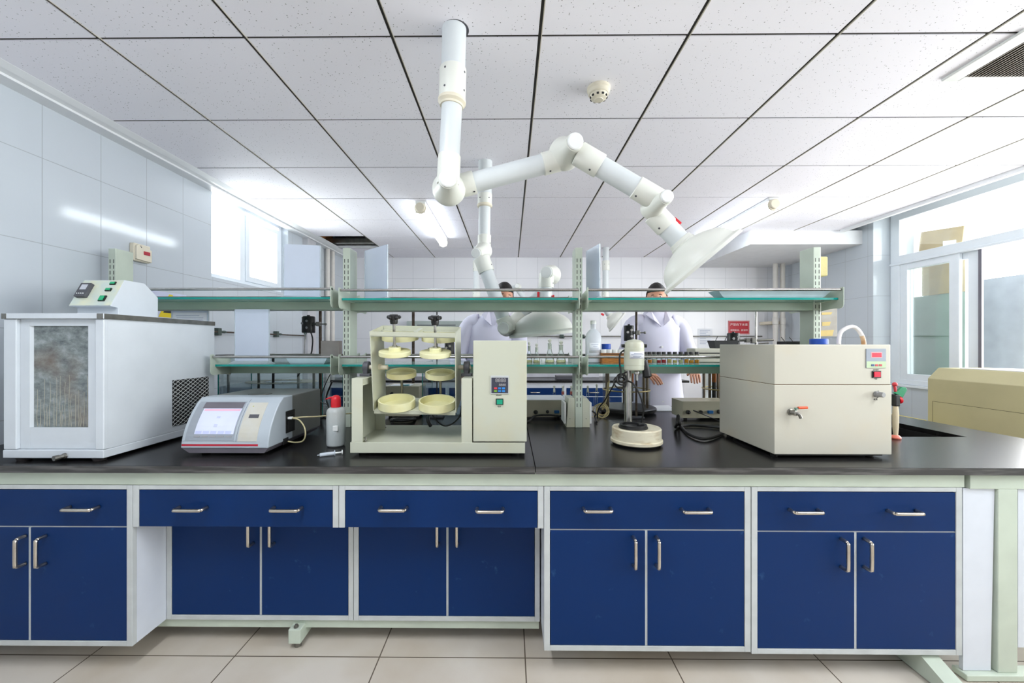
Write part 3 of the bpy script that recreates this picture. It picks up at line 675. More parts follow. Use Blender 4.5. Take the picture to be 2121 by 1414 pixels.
# ---- 2. grey analyser with touch screen
def analyser():
    xr, xl = -1.012, X(379, 1.68); z1 = 1.052
    yfb, yft = 1.667, 1.775; zb = Z(928, 1.667, 378)
    t = thing('analyser', 'grey bench analyser with curved front, touch screen and red stripe', 'analyser', ((xl + xr) / 2, 1.9, ZC))
    yb = 2.14
    n = 9
    curve = []
    for i in range(n + 1):
        u = i / n; z = zb + (z1 - zb) * (1 - (1 - u) ** 1.0)
        y = yfb + (yft - yfb) * (u ** 2.0) * .85 + (yft - yfb) * .15 * u
        curve.append((y, z))
    curve[-1] = (yft + .01, z1)
    M_SIL = mat('silver_grey_plastic', (172, 181, 189), .4, var=.02)
    M_GRY = mat('grey_metal_housing', (122, 124, 122), .36, .25, var=.04)
    q = B(); q.prism(curve + [(1.86, z1), (1.86, zb)], 'x', xl, xr, 0, .004)
    fr = q.obj('front_shell', M_SIL, t)
    q = B(); q.box(xl + .002, xr - .003, 1.861, yb, zb, z1 - .001, 0, .004); q.box(xl + .002, xr - .0015, 1.80, 1.8605, zb + .01, z1 - .0005, 0, .003); q.obj('housing', M_GRY, t)
    q = B(); q.hexa([V((xl + .03, 1.674, ZC + .012)), V((xr - .02, 1.674, ZC + .012)), V((xr - .02, yb - .03, ZC + .012)), V((xl + .03, yb - .03, ZC + .012)), V((xl + .002, yfb + .004, zb - .0005)), V((xr - .002, yfb + .004, zb - .0005)), V((xr - .002, yb - .004, zb - .0005)), V((xl + .002, yb - .004, zb - .0005))])
    q.obj('base', mat('violet_grey_base', (110, 106, 114), .5), t)
    for xx in (xl + .06, xr - .06):
        for yy in (1.73, 2.07): q = B(); q.cyl((xx, yy, ZC + .0003), (xx, yy, ZC + .0125), .016, n=14); q.obj('foot', M_RUB, t)
    def yat(z):
        for (ya, za), (yb_, zb_) in zip(curve, curve[1:]):
            if za <= z <= zb_: return ya + (yb_ - ya) * (z - za) / (zb_ - za)
        return curve[-1][0]
    W = xr - xl; H = z1 - zb
    def strip(u0, u1, v0, v1, d, name, mt, par, k=18, t2=.004):
        q = B(); ra = []
        for i in range(k + 1):
            v = v0 + (v1 - v0) * i / k; z = zb + H * v; y = yat(z)
            ra.append([q.bm.verts.new((xl + W * u0, y - d, z)), q.bm.verts.new((xl + W * u1, y - d, z)), q.bm.verts.new((xl + W * u1, y - d + t2 + .002, z)), q.bm.verts.new((xl + W * u0, y - d + t2 + .002, z))])
        q.skin(ra, 0, sm=False); return q.obj(name, mt, par)
    strip(.01, .885, .045, .085, .0006, 'red_stripe', M_REDD, fr, 2)
    strip(.012, .61, .145, .148, .0005, 'seam', M_DGREY, fr, 1)
    strip(.625, .628, .13, .96, .0005, 'seam', M_DGREY, fr)
    bz = strip(.04, .60, .16, .915, .0012, 'screen_bezel', mat('silver_bezel', (150, 157, 166), .4), fr)
    strip(.115, .585, .79, .905, .0026, 'screen_hood', mat('violet_grey_shade', (104, 100, 108), .5), bz, 4)
    M_SCR = mat('lit_screen', (190, 196, 222), .12, emit=(226, 230, 250), es=.22)
    sc = strip(.135, .585, .285, .785, .0028, 'screen', M_SCR, bz, 6)
    strip(.150, .575, .735, .775, .0036, 'screen_header', mat('screen_pink_bar', (210, 170, 190), .2, emit=(236, 190, 210), es=.2), sc, 2)
    for i in range(5): strip(.145 + .086 * i, .215 + .086 * i, .295, .35, .0036, 'screen_button', mat('screen_button_grey', (170, 178, 214), .2, emit=(206, 210, 236), es=.2), sc, 1)
    for r in (.62, .60, .47, .45, .43): strip(.335, .375, r, r + .008, .0036, 'screen_text', mat('screen_text_grey', (160, 166, 196), .3, emit=(176, 180, 206), es=.15), sc, 1)
    for i in range(5): strip(.135 + .092 * i, .205 + .092 * i, .225, .255, .0026, 'key', mat('key_grey', (150, 150, 154), .5), bz, 1)
    pn = strip(.645, .865, .14, .90, .0014, 'blank_panel', mat('yellowed_panel', (192, 191, 183), .5, c2=(190, 186, 172), scale=20), fr)
    strip(.705, .82, .60, .67, .0022, 'dark_window', M_DGREY, pn, 2)
    strip(.70, .712, .82, .835, .0022, 'indicator', mat('yellow_led', (190, 190, 60), .4), pn, 1)
    # recessed connector plate on the right side
    q = B(); q.box(xr - .002, xr + .003, 1.80, 1.875, .885, .985, 0, .012); cp = q.obj('connector_plate', M_BLK, t)
    q = B(); q.box(xr + .003, xr + .006, 1.815, 1.86, .895, .965, 0, .012); q.obj('connector_recess', M_RUB, cp)
    q = B(); q.box(xr + .003, xr + .022, 1.81, 1.826, .948, .958, 0, .002); pl = q.obj('cable_plug', M_WHITEP, t)
    q = B(); q.tube([(xr + .02, 1.818, .953), (xr + .07, 1.83, .955), (xr + .12, 1.86, .952), (xr + .19, 1.93, .950), (xr + .25, 2.06, .935), (xr + .26, 2.2, .90)], .0032, 8); q.obj('cable', M_BCORD, pl)
    q = B(); q.tube([(xr + .018, 1.816, .952), (xr + .06, 1.80, .948), (xr + .095, 1.78, .92), (xr + .105, 1.77, .885), (xr + .09, 1.775, .858), (xr + .05, 1.79, .848), (xr + .012, 1.80, .850)], .0032, 8); q.obj('cable', M_BCORD, pl)
    q = B(); q.box(xr - .003, xr + .003, 1.78, 1.82, .838, .866, 0, .002); q.obj('socket', M_BLK, t)
    q = B(); q.cyl((xl + .19, 1.90, z1 - .0012), (xl + .19, 1.90, z1 + .0015), .05, n=28); q.obj('lid_plate', M_DSTEEL, t)
analyser()

# ---- 3. wash bottle and syringe
def wash_bottle():
    c = P(695, 926, 1.84); x, y = c.x, 1.845
    t = thing('wash_bottle', 'clear plastic wash bottle with red spout cap beside the shaker', 'bottle', (x, y, ZC))
    M_PE = translucent('milky_polythene', (226, 230, 228), .6, .25); M_WAT = translucent('water', (160, 184, 194), .7, .05)
    q = B(); q.lathe([(.034, .0005), (.040, .006), (.0415, .015), (.0415, .155), (.039, .167), (.030, .176), (.020, .178), (.020, .186)], (x, y, ZC), n=28); bo = q.obj('body', M_PE, t)
    q = B(); q.lathe([(.033, .003), (.039, .010), (.039, .100)], (x, y, ZC), n=24); q.obj('water', M_WAT, bo)
    q = B(); q.tube([(x, y, ZC + .18), (x + .002, y, ZC + .10), (x - .008, y, ZC + .012)], .004, 8); q.obj('dip_tube', M_WHITEP, bo)
    q = B(); q.box(x + .002, x + .026, y - .0418, y - .036, ZC + .075, ZC + .10, 0, .004); q.obj('label_patch', M_WHITEP, bo)
    q = B(); q.lathe([(.022, .179), (.022, .212), (.020, .222), (.013, .231), (.004, .234)], (x, y, ZC), n=24)
    cp = q.obj('cap', M_RED, t)
    q = B(); q.tube([(x - .008, y, ZC + .222), (x - .022, y - .002, ZC + .222), (x - .034, y - .004, ZC + .219), (x - .046, y - .006, ZC + .215)], lambda u: .006 - .0042 * u, 10); q.obj('spout', M_RED, cp)
wash_bottle()
def syringe():
    a, b_ = P(657, 946, 1.655), P(710, 931, 1.705); a.z = b_.z = ZC + .0085
    t = thing('syringe', 'small clear plastic syringe lying on the black worktop', 'syringe', ((a.x + b_.x) / 2, (a.y + b_.y) / 2, ZC))
    d = (b_ - a).normalized(); L_ = (b_ - a).length
    M_SY = translucent('clear_syringe_plastic', (214, 222, 232), .6, .15)
    q = B(); q.lathe([(.0018, 0), (.0018, .008), (.0075, .010), (.0075, L_ * .66), (.0125, L_ * .66 + .0005), (.0125, L_ * .66 + .003)], a, d, 14); q.obj('barrel', M_SY, t)
    q = B(); q.cyl(a + d * (L_ * .42), a + d * (L_ * .96), .0035, n=8); q.lathe([(.0102, 0), (.0102, .003)], a + d * (L_ * .96), d, 14); q.obj('plunger', M_WHITEP, t)
    q = B(); q.cyl(a + d * (L_ * .36), a + d * (L_ * .42), .0068, n=12); q.obj('rubber_stopper', M_BLK, t)
syringe()

# ---- 4. cream separating-funnel shaker
def shaker():
    Yf = 1.672; x0, x1 = X(725, Yf), X(1087.5, Yf); zb = Z(938.5, Yf); zt = Z(916.5, Yf); yb = 2.07
    t = thing('shaker', 'cream shaker with swinging frame of ivory clamping dishes and control tower', 'shaker', ((x0 + x1) / 2, 1.87, ZC))
    q = B(); q.box(x0, x1, Yf, Yf + .004, zb, zt, 0, .0015); q.box(x0, x1, Yf + .004, yb, zb, zt - .008, 0); q.box(x0, x0 + .004, Yf + .004, yb, zb, zt); q.box(x1 - .004, x1, Yf + .004, yb, zb, zt - .001)
    ba = q.obj('base_tray', M_CREAM, t)
    q = B()
    for xx, yy in ((X(757, 1.72), 1.72), (X(797, 2.0), 2.0)): q.lathe([(.008, 0), (.008, .004), (.004, .005), (.004, .014), (.006, .014), (.006, .018)], (xx, yy, zt - .008), n=8)
    q.obj('bolt', M_STEEL, ba)
    for xx in (x0 + .04, x1 - .04):
        for yy in (Yf + .05, yb - .05): q = B(); q.cyl((xx, yy, ZC + .0003), (xx, yy, zb + .001), .02, n=14); q.obj('foot', M_RUB, t)
    # pillars: folded sheet boxes, the left one open towards the tray
    pz = Z(783.5, Yf); xl0, xl1 = X(728, Yf), X(751, Yf); pyb = 1.965
    q = B(); q.box(xl0, xl1, Yf + .001, Yf + .004, zt, pz, 0, .001); q.box(xl0, xl0 + .003, Yf + .003, pyb, zt - .008, pz, 0); q.box(xl0, xl1 + .006, Yf + .003, pyb, pz - .004, pz - .0004, 0); q.box(xl0, xl1 + .004, pyb - .003, pyb, zt - .008, pz, 0)
    q.box(xl1 - .004, xl1, Yf + .004, pyb - .06, pz - .03, pz - .004); q.obj('pillar', M_CREAM, t)
    xr0, xr1 = X(955.5, Yf), X(978, Yf)
    q = B(); q.box(xr0, xr1, Yf + .001, pyb, zt - .008, pz, 0, .002); q.obj('pillar', M_CREAM, t)
    # control tower
    tx0, tx1 = X(980, Yf), X(1091, Yf); tz0, tz1 = Z(914.5, Yf), Z(705, Yf)
    q = B(); q.box(tx0, tx1, Yf - .002, yb - .02, tz0, tz1, 0, .003); tw = q.obj('control_tower', M_CREAM, t)
    yf = Yf - .002
    def fb(pa, pb_, qa, qb, d0, d1, name, mt, par, bev=.0006):
        q = B(); xa, za = XZ(pa, qb, yf); xb, zb_ = XZ(pb_, qa, yf); q.box(xa, xb, yf - d1, yf - d0, za, zb_, 0, bev); return q.obj(name, mt, par)
    dp = fb(1016.5, 1054, 777.5, 815.5, .0001, .004, 'controller', M_ALU, tw)
    fc = fb(1018, 1052.5, 781.5, 813.5, .004, .0052, 'controller_face', mat('controller_dark', (56, 58, 72), .3), dp)
    q = B(); p = P(1037, 787.5, yf - .0056); q.text('8888', .0225, facing(p), 0, .0002); q.text('8888', .0145, facing(P(1040.5, 797, yf - .0056)), 0, .0002); q.obj('digits', mat('dim_digits', (168, 166, 166), .4), fc)
    for i, (px, py, c) in enumerate(((1026.5, 803.5, (206, 60, 76)), (1035, 803.5, (40, 120, 196)), (1043, 803.5, (40, 130, 206)), (1026.5, 809.5, (110, 160, 50)), (1035, 809.5, (40, 120, 196)), (1043, 809.5, (40, 130, 206)))):
        fb(px - 3, px + 3, py - 2, py + 2, .0052, .0062, 'button', mat('button_%d' % (i % 6), c, .4), fc)
    s = fb(1027, 1042.5, 825, 838, .0001, .004, 'rocker_switch', M_BLK, tw); fb(1029, 1041, 827, 836.5, .004, .0065, 'rocker', M_GLOW, s)
    q = B(); q.text('电源', .0075, facing(P(1034, 842, yf - .0004)), 0, .0002); q.text('智能定时', .006, facing(P(1033, 818.5, yf - .0004)), 0, .0002); q.obj('lettering', M_INK, tw)
    # pillow-block bearings and shaft
    ax_y, ax_z = 1.80, Z(760.5, 1.80)
    for px, s in ((760, 1), (967, 1)):
        x = X(px, 1.80)
        q = B(); q.box(x - .023, x + .023, ax_y - .03, ax_y + .03, pz - .0003, pz + .012, 0, .002); q.lathe([(.024, -.013), (.027, -.010), (.027, .010), (.024, .013)], (x, ax_y, ax_z), (1, 0, 0), 20); q.box(x - .010, x + .010, ax_y - .024, ax_y + .024, pz + .01, ax_z, 0, .002); q.obj('bearing', M_DGREY, t)
    q = B(); q.cyl((X(752, 1.8), ax_y, ax_z), (X(803, 1.8), ax_y, ax_z), .0105, n=16); q.cyl((X(945, 1.8), ax_y, ax_z), (X(975, 1.8), ax_y, ax_z), .0105, n=16); q.obj('axle', M_WARMW, t)
    # swinging frame, tipped back about the axle
    fx0, fx1 = X(783, 1.80), X(950, 1.80); hz = .170; d2 = .088
    # local: x as world minus centre, y depth, z height about the axle
    cx = (fx0 + fx1) / 2; hw = (fx1 - fx0) / 2
    M = Matrix.Translation((cx, ax_y, ax_z)) @ Matrix.Rotation(math.radians(11), 4, 'X') @ Matrix.Rotation(math.radians(1.2), 4, 'Y')
    zt_, zb_ = .174, -.178
    q = B(); q.box(-hw, -hw + .004, -d2, d2, zb_, zt_); q.box(hw - .004, hw, -d2, d2, zb_, zt_)
    q.box(-hw + .004, hw - .004, -d2, -d2 + .034, zt_ - .022, zt_ - .018); q.box(-hw + .004, hw - .004, -d2, -d2 + .003, zt_ - .022, zt_); q.box(-hw + .004, hw - .004, d2 - .034, d2, zt_ - .022, zt_ - .018); q.box(-hw + .004, hw - .004, d2 - .003, d2, zt_ - .022, zt_)
    q.box(-.006, .012, -d2 + .034, d2 - .034, zt_ - .022, zt_ - .004); q.box(-hw + .004, hw - .004, -d2, d2, zb_, zb_ + .004); q.box(-hw + .004, hw - .004, -d2, -d2 + .003, zb_ - .012, zb_); q.xf(M)
    fr = q.obj('swing_frame', M_CREAM, t)
    q = B()
    for s in (-1, 1): q.cyl((s * (hw - .004), 0, 0), (s * (hw - .014), 0, 0), .014, n=6)
    q.xf(M); q.obj('axle_nut', M_WARMW, fr)
    def dish(x, y, z, r, h, up, name, ang=0):
        q = B(); k = 1 if up else -1
        q.lathe([(r * .96, 0), (r, .002), (r, h), (r - .007, h), (r - .007, .006), (.001, .006)], (x, y, z), (0, 0, k), 40); q.xf(M); return q.obj(name, M_NYLON, fr)
    dx = .090
    for sx in (-1, 1):
        x = sx * dx
        # front pair: dish on the floor, clamp disc on a screw from above
        dish(x, -.042, zb_ + .0045, .081, .036, True, 'dish')
        q = B(); q.lathe([(.066, 0), (.068, .002), (.068, .018), (.066, .020), (.026, .0205), (.026, .034), (.024, .036)], (x - sx * .002, -.052, .066), (0, 0, 1), 40); q.xf(M); q.obj('clamp_disc', M_NYLON, fr)
        q = B(); q.cyl((x - sx * .002, -.052, .10), (x - sx * .002, -.052, .205), .0062, n=14); q.lathe([(.011, .1015), (.011, .108)], (x - sx * .002, -.052, 0), n=6); q.xf(M); sc = q.obj('clamp_screw', M_STEEL, fr)
        q = B(); q.lathe([(.015, .203), (.017, .215), (.016, .221), (.020, .223), (.020, .239), (.016, .243)], (x - sx * .002, -.052, 0), n=18)
        for i in range(5):
            a = i * 2 * PI / 5 + .5; q.ball((x - sx * .002 + math.cos(a) * .023, -.052 + math.sin(a) * .023, .231), .0085, sc=(1, 1, .95), n=10)
        q.xf(M); q.obj('star_knob', M_BLK, sc)
        # rear pair hung the other way up
        dish(x, .048, zt_ - .0225, .081, .034, False, 'dish')
        q = B(); q.lathe([(.066, .012), (.068, .010), (.068, -.012), (.061, -.012), (.061, .004), (.001, .004)][::-1], (x, .048, -.045), (0, 0, -1), 40); q.lathe([(.026, .012), (.018, .024), (.009, .027)], (x, .048, -.045), (0, 0, -1), 20); q.xf(M); q.obj('clamp_disc', M_NYLON, fr)
        q = B(); q.cyl((x, .048, -.07), (x, .048, zb_ - .03), .0062, n=14); q.xf(M); q.obj('clamp_screw', M_DSTEEL, fr)
    # mains lead
    q = B(); q.tube([P(892, 882, 1.96), P(886, 868, 1.99), P(893, 856, 2.05), P(905, 852, 2.09)], .0085, 10); pg = q.obj('mains_plug', M_BLK, t)
    q = B(); q.tube([P(905, 853, 2.085), P(890, 850, 2.0) + V((0, 0, .0)), P(912, 878, 1.98), P(932, 880, 1.94), P(952, 862, 1.94), P(957, 838, 1.945)], .0035, 8); q.obj('mains_cable', M_CORD, pg)
shaker()

# ---- 5. stirrer on a round foot
def stirrer():
    cy_ = 1.895; c = P(1318, 900, cy_); x = c.x
    t = thing('stirrer', 'cream motor stirrer on a steel column with a round stained foot', 'stirrer', (x, cy_, ZC))
    R = .112
    M_FOOT = mat('stained_cream_foot', (222, 214, 190), .45, c2=(176, 152, 112), scale=14, lo=.5, hi=.8, stretch=(1, 1, 4))
    q = B(); q.lathe([(R * .93, .0005), (R * .97, .010)], (x, cy_, ZC), n=40); q.obj('rubber_base', M_RUB, t)
    q = B(); q.lathe([(R + .004, .0105), (R + .006, .013), (R + .006, .024), (R, .027), (R, .074), (R - .004, .079)], (x, cy_, ZC), n=56); q.obj('foot', M_FOOT, t)
    dx = x - .022
    q = B(); q.lathe([(.066, .0795), (.066, .086), (.062, .089), (.062, .096), (.050, .096), (.050, .088), (.001, .088)], (dx, cy_ - .022, ZC), n=44); q.obj('dish_ring', M_BLK, t)
    px_ = X(1300, cy_ + .07); py_ = cy_ + .062
    ztop = Z(766, cy_)
    q = B(); q.cyl((px_, py_, ZC + .079), (px_, py_, ztop + .02), .0185, n=24); q.obj('column', M_STEEL, t)
    mx, my = X(1312.5, 1.9), 1.895; r = 20.2 * 1.9 / F; zt = Z(706, 1.9)
    q = B(); q.lathe([(r * .92, ztop), (r * .98, ztop + .004), (r * .98, ztop + .022), (r, ztop + .023), (r, ztop + .103), (r * .985, ztop + .104), (r * .985, ztop + .118), (r * .9, ztop + .131), (r * .6, ztop + .141), (.004, ztop + .145)], (mx, my, 0), n=40); mo = q.obj('motor_housing', M_CREAM, t)
    q = B(); 
    a0, a1 = -PI / 2 - .72, -PI / 2 + .95; n = 12; z0, z1 = ztop + .055, ztop + .088
    ra = [[q.bm.verts.new((mx + math.cos(a) * (r + d), my + math.sin(a) * (r + d), z)) for d, z in ((.0004, z0), (.0012, z0), (.0012, z1), (.0004, z1))] for a in [a0 + (a1 - a0) * i / n for i in range(n + 1)]]
    q.skin(ra, 0); lb = q.obj('paper_label', M_PAPER, mo)
    q = B()
    for k, (zz, a, b_) in enumerate(((z1 - .009, .25, .8), (z1 - .016, .1, .9), (z1 - .023, .2, .7), (z1 - .029, .1, .6))):
        m_ = 10; ra = [[q.bm.verts.new((mx + math.cos(t_) * (r + d), my + math.sin(t_) * (r + d), z)) for d, z in ((.0013, zz), (.0016, zz), (.0016, zz + .0022), (.0013, zz + .0022))] for t_ in [a0 + (a1 - a0) * (a + (b_ - a) * i / m_) for i in range(m_ + 1)]]
        q.skin(ra, 0)
    q.obj('label_print', mat('blue_grey_print', (120, 130, 160), .7), lb)
    for s in (-1, 1):
        q = B(); q.lathe([(.009, 0), (.009, .004), (.0065, .005), (.0085, .010), (.0085, .013)], (mx + s * (r - .001), my, ztop + .114), (s, 0, 0), 14); q.obj('knob', M_BLK, mo)
    q = B(); q.lathe([(.010, 0), (.014, -.01), (.012, -.02), (.006, -.022), (.006, -.05)], (mx + .014, my, ztop), (0, 0, 1), 16); q.obj('chuck', M_STEEL, mo)
    q = B(); q.lathe([(.013, 0), (.015, .01), (.020, .06), (.0205, .074), (.014, .082)], (mx + r + .002, my - .0, ztop + .045), (.18, -.04, -1), 20); q.obj('grip', M_BLK, mo)
    # lead wound round the column
    q = B(); q.tube([(mx - r + .002, my, ztop + .095), (mx - r - .022, my - .01, ztop + .075), (mx - r - .024, my - .012, ztop + .03), (mx - r - .018, my - .01, ztop - .01), (mx - r - .022, my - .01, ztop - .04)], .0042, 8); q.obj('lead', M_CORD, t)
    cc = V((mx - r - .012, my + .0, ztop - .044))
    q = B(); q.torus(cc, .026, .0042, (.25, -1, .2)); q.torus(cc + V((-.004, .012, -.016)), .030, .004, (.1, -1, .45)); q.torus(cc + V((.004, -.004, .004)), .018, .004, (-.3, -1, .1)); q.tube([cc + V((.0, .0, .02)), cc + V((.03, .04, .03)), cc + V((.05, .08, .03))], .004, 8); q.obj('lead_coil', M_CORD, t)
    q = B(); q.tube([cc + V((-.024, 0, .0)), P(1265, 808, 1.93), P(1252, 830, 1.97), P(1240, 846, 2.02), P(1237, 866, 2.05)], .0035, 8); q.obj('lead', M_CORD, t)
    q = B(); q.tube([cc + V((.03, 0, -.008)), P(1313, 796, 1.86), P(1327, 822, 1.85), P(1333, 850, 1.86), P(1330, 868, 1.87), P(1327, 880, 1.88)], .0042, 8); ld = q.obj('lead', M_CORD, t)
    p = P(1328, 882, 1.87); q = B(); q.box(p.x - .016, p.x + .014, p.y - .012, p.y + .012, ZC + .080, ZC + .104, 0, .005); q.obj('plug', M_BLK, ld)
stirrer()

# ---- 6. beige heating bath (right)
def beige_bath():
    Yf = 1.652; x0, x1 = X(1604, Yf), X(1847, Yf); zb, zt = Z(939.5, Yf), Z(713.5, Yf); yb = Yf + .43; zs = Z(796, Yf)
    t = thing('heating_bath', 'beige box bath with red display, red switch and orange-handled drain tap', 'lab bath', ((x0 + x1) / 2, Yf + .2, ZC))
    q = B(); q.box(x0, x1, Yf, yb, zb, zs - .001, 0, .002); bd = q.obj('body', M_CREAM2, t)
    q = B(); q.box(x0, x1 - .004, Yf, yb, zs + .0003, zt, 0, .003); up = q.obj('upper_body', M_CREAM2, t)
    q = B(); q.box(x0 + .002, x1 - .006, Yf + .001, yb - .002, zs - .001, zs + .0003); q.obj('seam', mat('rust_seam', (110, 80, 50), .8), t)
    q = B(); q.box(x0 + .02, x1 - .02, Yf + .02, yb - .02, zb - .010, zb - .0003); q.obj('underframe', M_RUB, t)
    for xx in (x0 + .025, x1 - .055):
        for yy in (Yf + .04, yb - .05): q = B(); q.lathe([(.013, 0), (.016, zb - ZC - .0005)], (xx, yy, ZC + .0003), n=14); q.obj('foot', M_RUB, t)
    def fb(pa, pb_, qa, qb, d0, d1, name, mt, par, bev=.0006, yf=Yf):
        q = B(); xa, za = XZ(pa, qb, yf); xb, zb_ = XZ(pb_, qa, yf); q.box(xa, xb, yf - d1, yf - d0, za, zb_, 0, bev); return q.obj(name, mt, par)
    pn = fb(1793, 1834, 722, 762, .0001, .003, 'display_panel', mat('grey_display_panel', (150, 158, 170), .4), up)
    fb(1793.5, 1833.5, 748, 761.5, .003, .0034, 'green_strip', mat('pale_green_strip', (186, 206, 168), .5), pn, 0)
    dd = fb(1803, 1825.5, 729, 740.5, .003, .0036, 'display_bezel', mat('pink_bezel', (236, 170, 172), .4), pn, 0); fb(1805, 1824, 730.5, 739, .0036, .0044, 'display', mat('red_display', (216, 60, 76), .2, emit=(230, 50, 70), es=.25), dd, 0)
    for px, c in ((1806, (60, 80, 130)), (1814, (196, 70, 84)), (1822, (196, 70, 84))): fb(px - 3, px + 3, 754, 758, .0034, .0046, 'button', mat('bath_button_%d' % px, c, .4), pn, .0004)
    s = fb(1805.5, 1823.5, 768, 782, .0001, .004, 'rocker_switch', M_BLK, up); fb(1808, 1821, 769.5, 780.5, .004, .0075, 'rocker', mat('red_rocker', (206, 30, 60), .25, emit=(220, 30, 60), es=.15), s)
    q = B(); q.text('温度调节', .006, facing(P(1814, 766, Yf - .0002)), 0, .0002); q.text('电源', .006, facing(P(1814, 784.5, Yf - .0002)), 0, .0002); q.obj('lettering', M_INK, up)
    q = B(); q.text('调速', .0085, facing(P(1813.5, 827, Yf - .0002)), 0, .0002); q.obj('lettering', M_INK, bd)
    # tap with orange lever
    p = P(1636, 853, Yf); q = B(); q.lathe([(.0135, 0), (.0135, .004), (.009, .005), (.009, .012), (.0115, .013), (.0115, .026), (.007, .028)], p, (.35, -1, 0), 16); k = p + V((.008, -.022, 0))
    q.tube([k, k + V((.010, -.006, -.006)), k + V((.016, -.008, -.020))], .0065, 10); tp = q.obj('drain_tap', M_DSTEEL, bd)
    q = B(); q.cyl(k + V((0, 0, .008)), k + V((0, 0, .021)), .004, n=8); q.box(k.x - .004, k.x + .014, k.y - .004, k.y + .004, k.z + .017, k.z + .021); q.obj('lever_arm', mat('verdigris', (96, 128, 112), .5), tp)
    q = B(); q.cyl(k + V((.010, 0, .020)), k + V((.045, -.002, .022)), .0055, n=12); q.obj('lever_grip', mat('orange_grip', (236, 92, 50), .4), tp)
    # grey speed knob
    p = P(1814, 816, Yf); q = B(); q.lathe([(.0125, 0), (.0125, .010), (.0105, .011), (.0105, .028), (.009, .030)], p, (.2, -1, 0), 20); q.obj('knob', mat('grey_knob', (142, 142, 142), .4), bd)
    q = B(); q.torus(p + V((0, -.0006, 0)), .0165, .0007, (0, 1, 0), n=20, k=4, a0=-.3, a1=2.2); q.obj('dial_arc', M_INK, bd)
beige_bath()
# ================================================================== ceiling fume arms
def arm_joint(parent, cap, big, r0, r1, name='joint'):
    """cone-shaped swivel: small cap end, large flanged end"""
    cap, big = V(cap), V(big); d = big - cap; L_ = d.length
    q = B(); q.lathe([(r0, 0), (r0 * 1.05, L_ * .12), (r0 * 1.05, L_ * .3), (r1 * .88, L_ * .72), (r1, L_ * .85), (r1, L_ * .95), (r1 * .9, L_)], cap, d, 36); o = q.obj(name, M_ARM, parent)
    q = B(); q.lathe([(r0 * .86, 0), (r0 * .92, -.004), (r0 * .92, -.010), (r0 * .8, -.013)], cap, d, 28)
    q.obj('joint_cap', M_WHITEP, o)
    return o
def sleeve(parent, a, b_, r, dots=(), name='sleeve'):
    q = B(); a, b_ = V(a), V(b_); d = b_ - a
    q.lathe([(r * .93, 0), (r, .003), (r, d.length - .004), (r * .97, d.length)], a, d, 32); o = q.obj(name, M_ARM, parent)
    if dots:
        q = B(); dn = d.normalized()
        for pos, dr in dots:
            dr = V(dr); dr = (dr - dn * dr.dot(dn)).normalized(); p = a + d * pos + dr * (r - .001); q.cyl(p, p + dr * .0020, .0042, n=10)
        q.obj('screw', M_DGREY, o)
    return o
def pipe(parent, a, b_, r, name='tube', m=None):
    q = B(); q.cyl(a, b_, r, n=32); return q.obj(name, m or M_ARMT, parent)
def hood(parent, neck, axis, R, L_, r_neck):
    q = B(); k = R / .185
    q.lathe([(r_neck, -.012), (r_neck + .005, -.010), (r_neck + .006, .004), (r_neck + .010, .006), (r_neck + .010, .014), (.086 * k, L_ * .20), (.124 * k, L_ * .36), (.146 * k, L_ * .52), (.157 * k, L_ * .68), (.161 * k, L_ * .79), (.166 * k, L_ * .86), (.179 * k, L_ * .90), (R, L_ * .94), (R * 1.005, L_ * 1.0), (.186 * k, L_ * 1.04), (.178 * k, L_ * 1.03), (.168 * k, L_ * .985), (.158 * k, L_ * .84), (.135 * k, L_ * .5), (.08 * k, L_ * .25), (r_neck, .012)], neck, axis, 56, cap0=False, cap1=False); return q.obj('hood', M_ARM, parent)
GA = 'ceiling fume extraction arms'
# --- front arm
t = thing('fume_arm', 'large ivory fume arm in front, hung over the cream shaker', 'fume extraction arm', P(941, 60, 1.585), GA)
Yp = 1.585
pipe(t, P(942, 30, Yp), P(938.5, 150, Yp), .0475, 'ceiling_tube')
sleeve(t, P(938.5, 143, Yp), P(936.5, 212, Yp), .0525, [(.18, (-.5, -1, 0)), (.18, (1, -.4, 0)), (.72, (-.5, -1, 0)), (.72, (1, -.4, 0))])
q = B(); d = P(934, 240, Yp) - P(936.5, 206, Yp); q.lathe([(.052, 0), (.055, .004), (.055, .014), (.050, .018), (.046, .022), (.0455, .030)], P(936.5, 206, Yp), d, 36); q.obj('collar', M_WARMW, t)
pipe(t, P(936, 220, Yp), P(930, 340, Yp), .0405)
sleeve(t, P(931, 322, Yp), P(928, 382, Yp), .0445)
arm_joint(t, P(928, 371, 1.535), P(930, 394, 1.665), .036, .068)
Yq = 1.69
a, c = P(932, 391, Yq), P(1178, 326, Yq)
dv = (c - a).normalized()
sleeve(t, a + dv * .05, a + dv * .108, .048, [(.8, (0, -.4, -1))])
pipe(t, a + dv * .10, c - dv * .08, .0415)
sleeve(t, c - dv * .115, c - dv * .04, .046, [(.3, (0, -.4, -1))])
arm_joint(t, P(1190.5, 294, 1.545), P(1168, 321, 1.695), .034, .068)
Yr = 1.61
a, c = P(1188, 312, Yr), P(1372, 420, Yr); dv = (c - a).normalized()
sleeve(t, a + dv * .02, a + dv * .125, .0475, [(.72, (-.3, -.5, -1))])
pipe(t, a + dv * .11, c - dv * .10, .0405)
sleeve(t, c - dv * .125, c - dv * .005, .045, [(.15, (-.6, -.6, -1))])
arm_joint(t, P(1380, 408, 1.52), P(1349, 432, 1.665), .0265, .050)
Ys = 1.665
a = P(1352, 440, Ys); nk = P(1411, 502, Ys); dv = (nk - a).normalized()
sleeve(t, a + dv * .005, a + dv * .085, .046, [(.75, (-1, -.5, 0))])
pipe(t, a + dv * .075, nk, .0415)
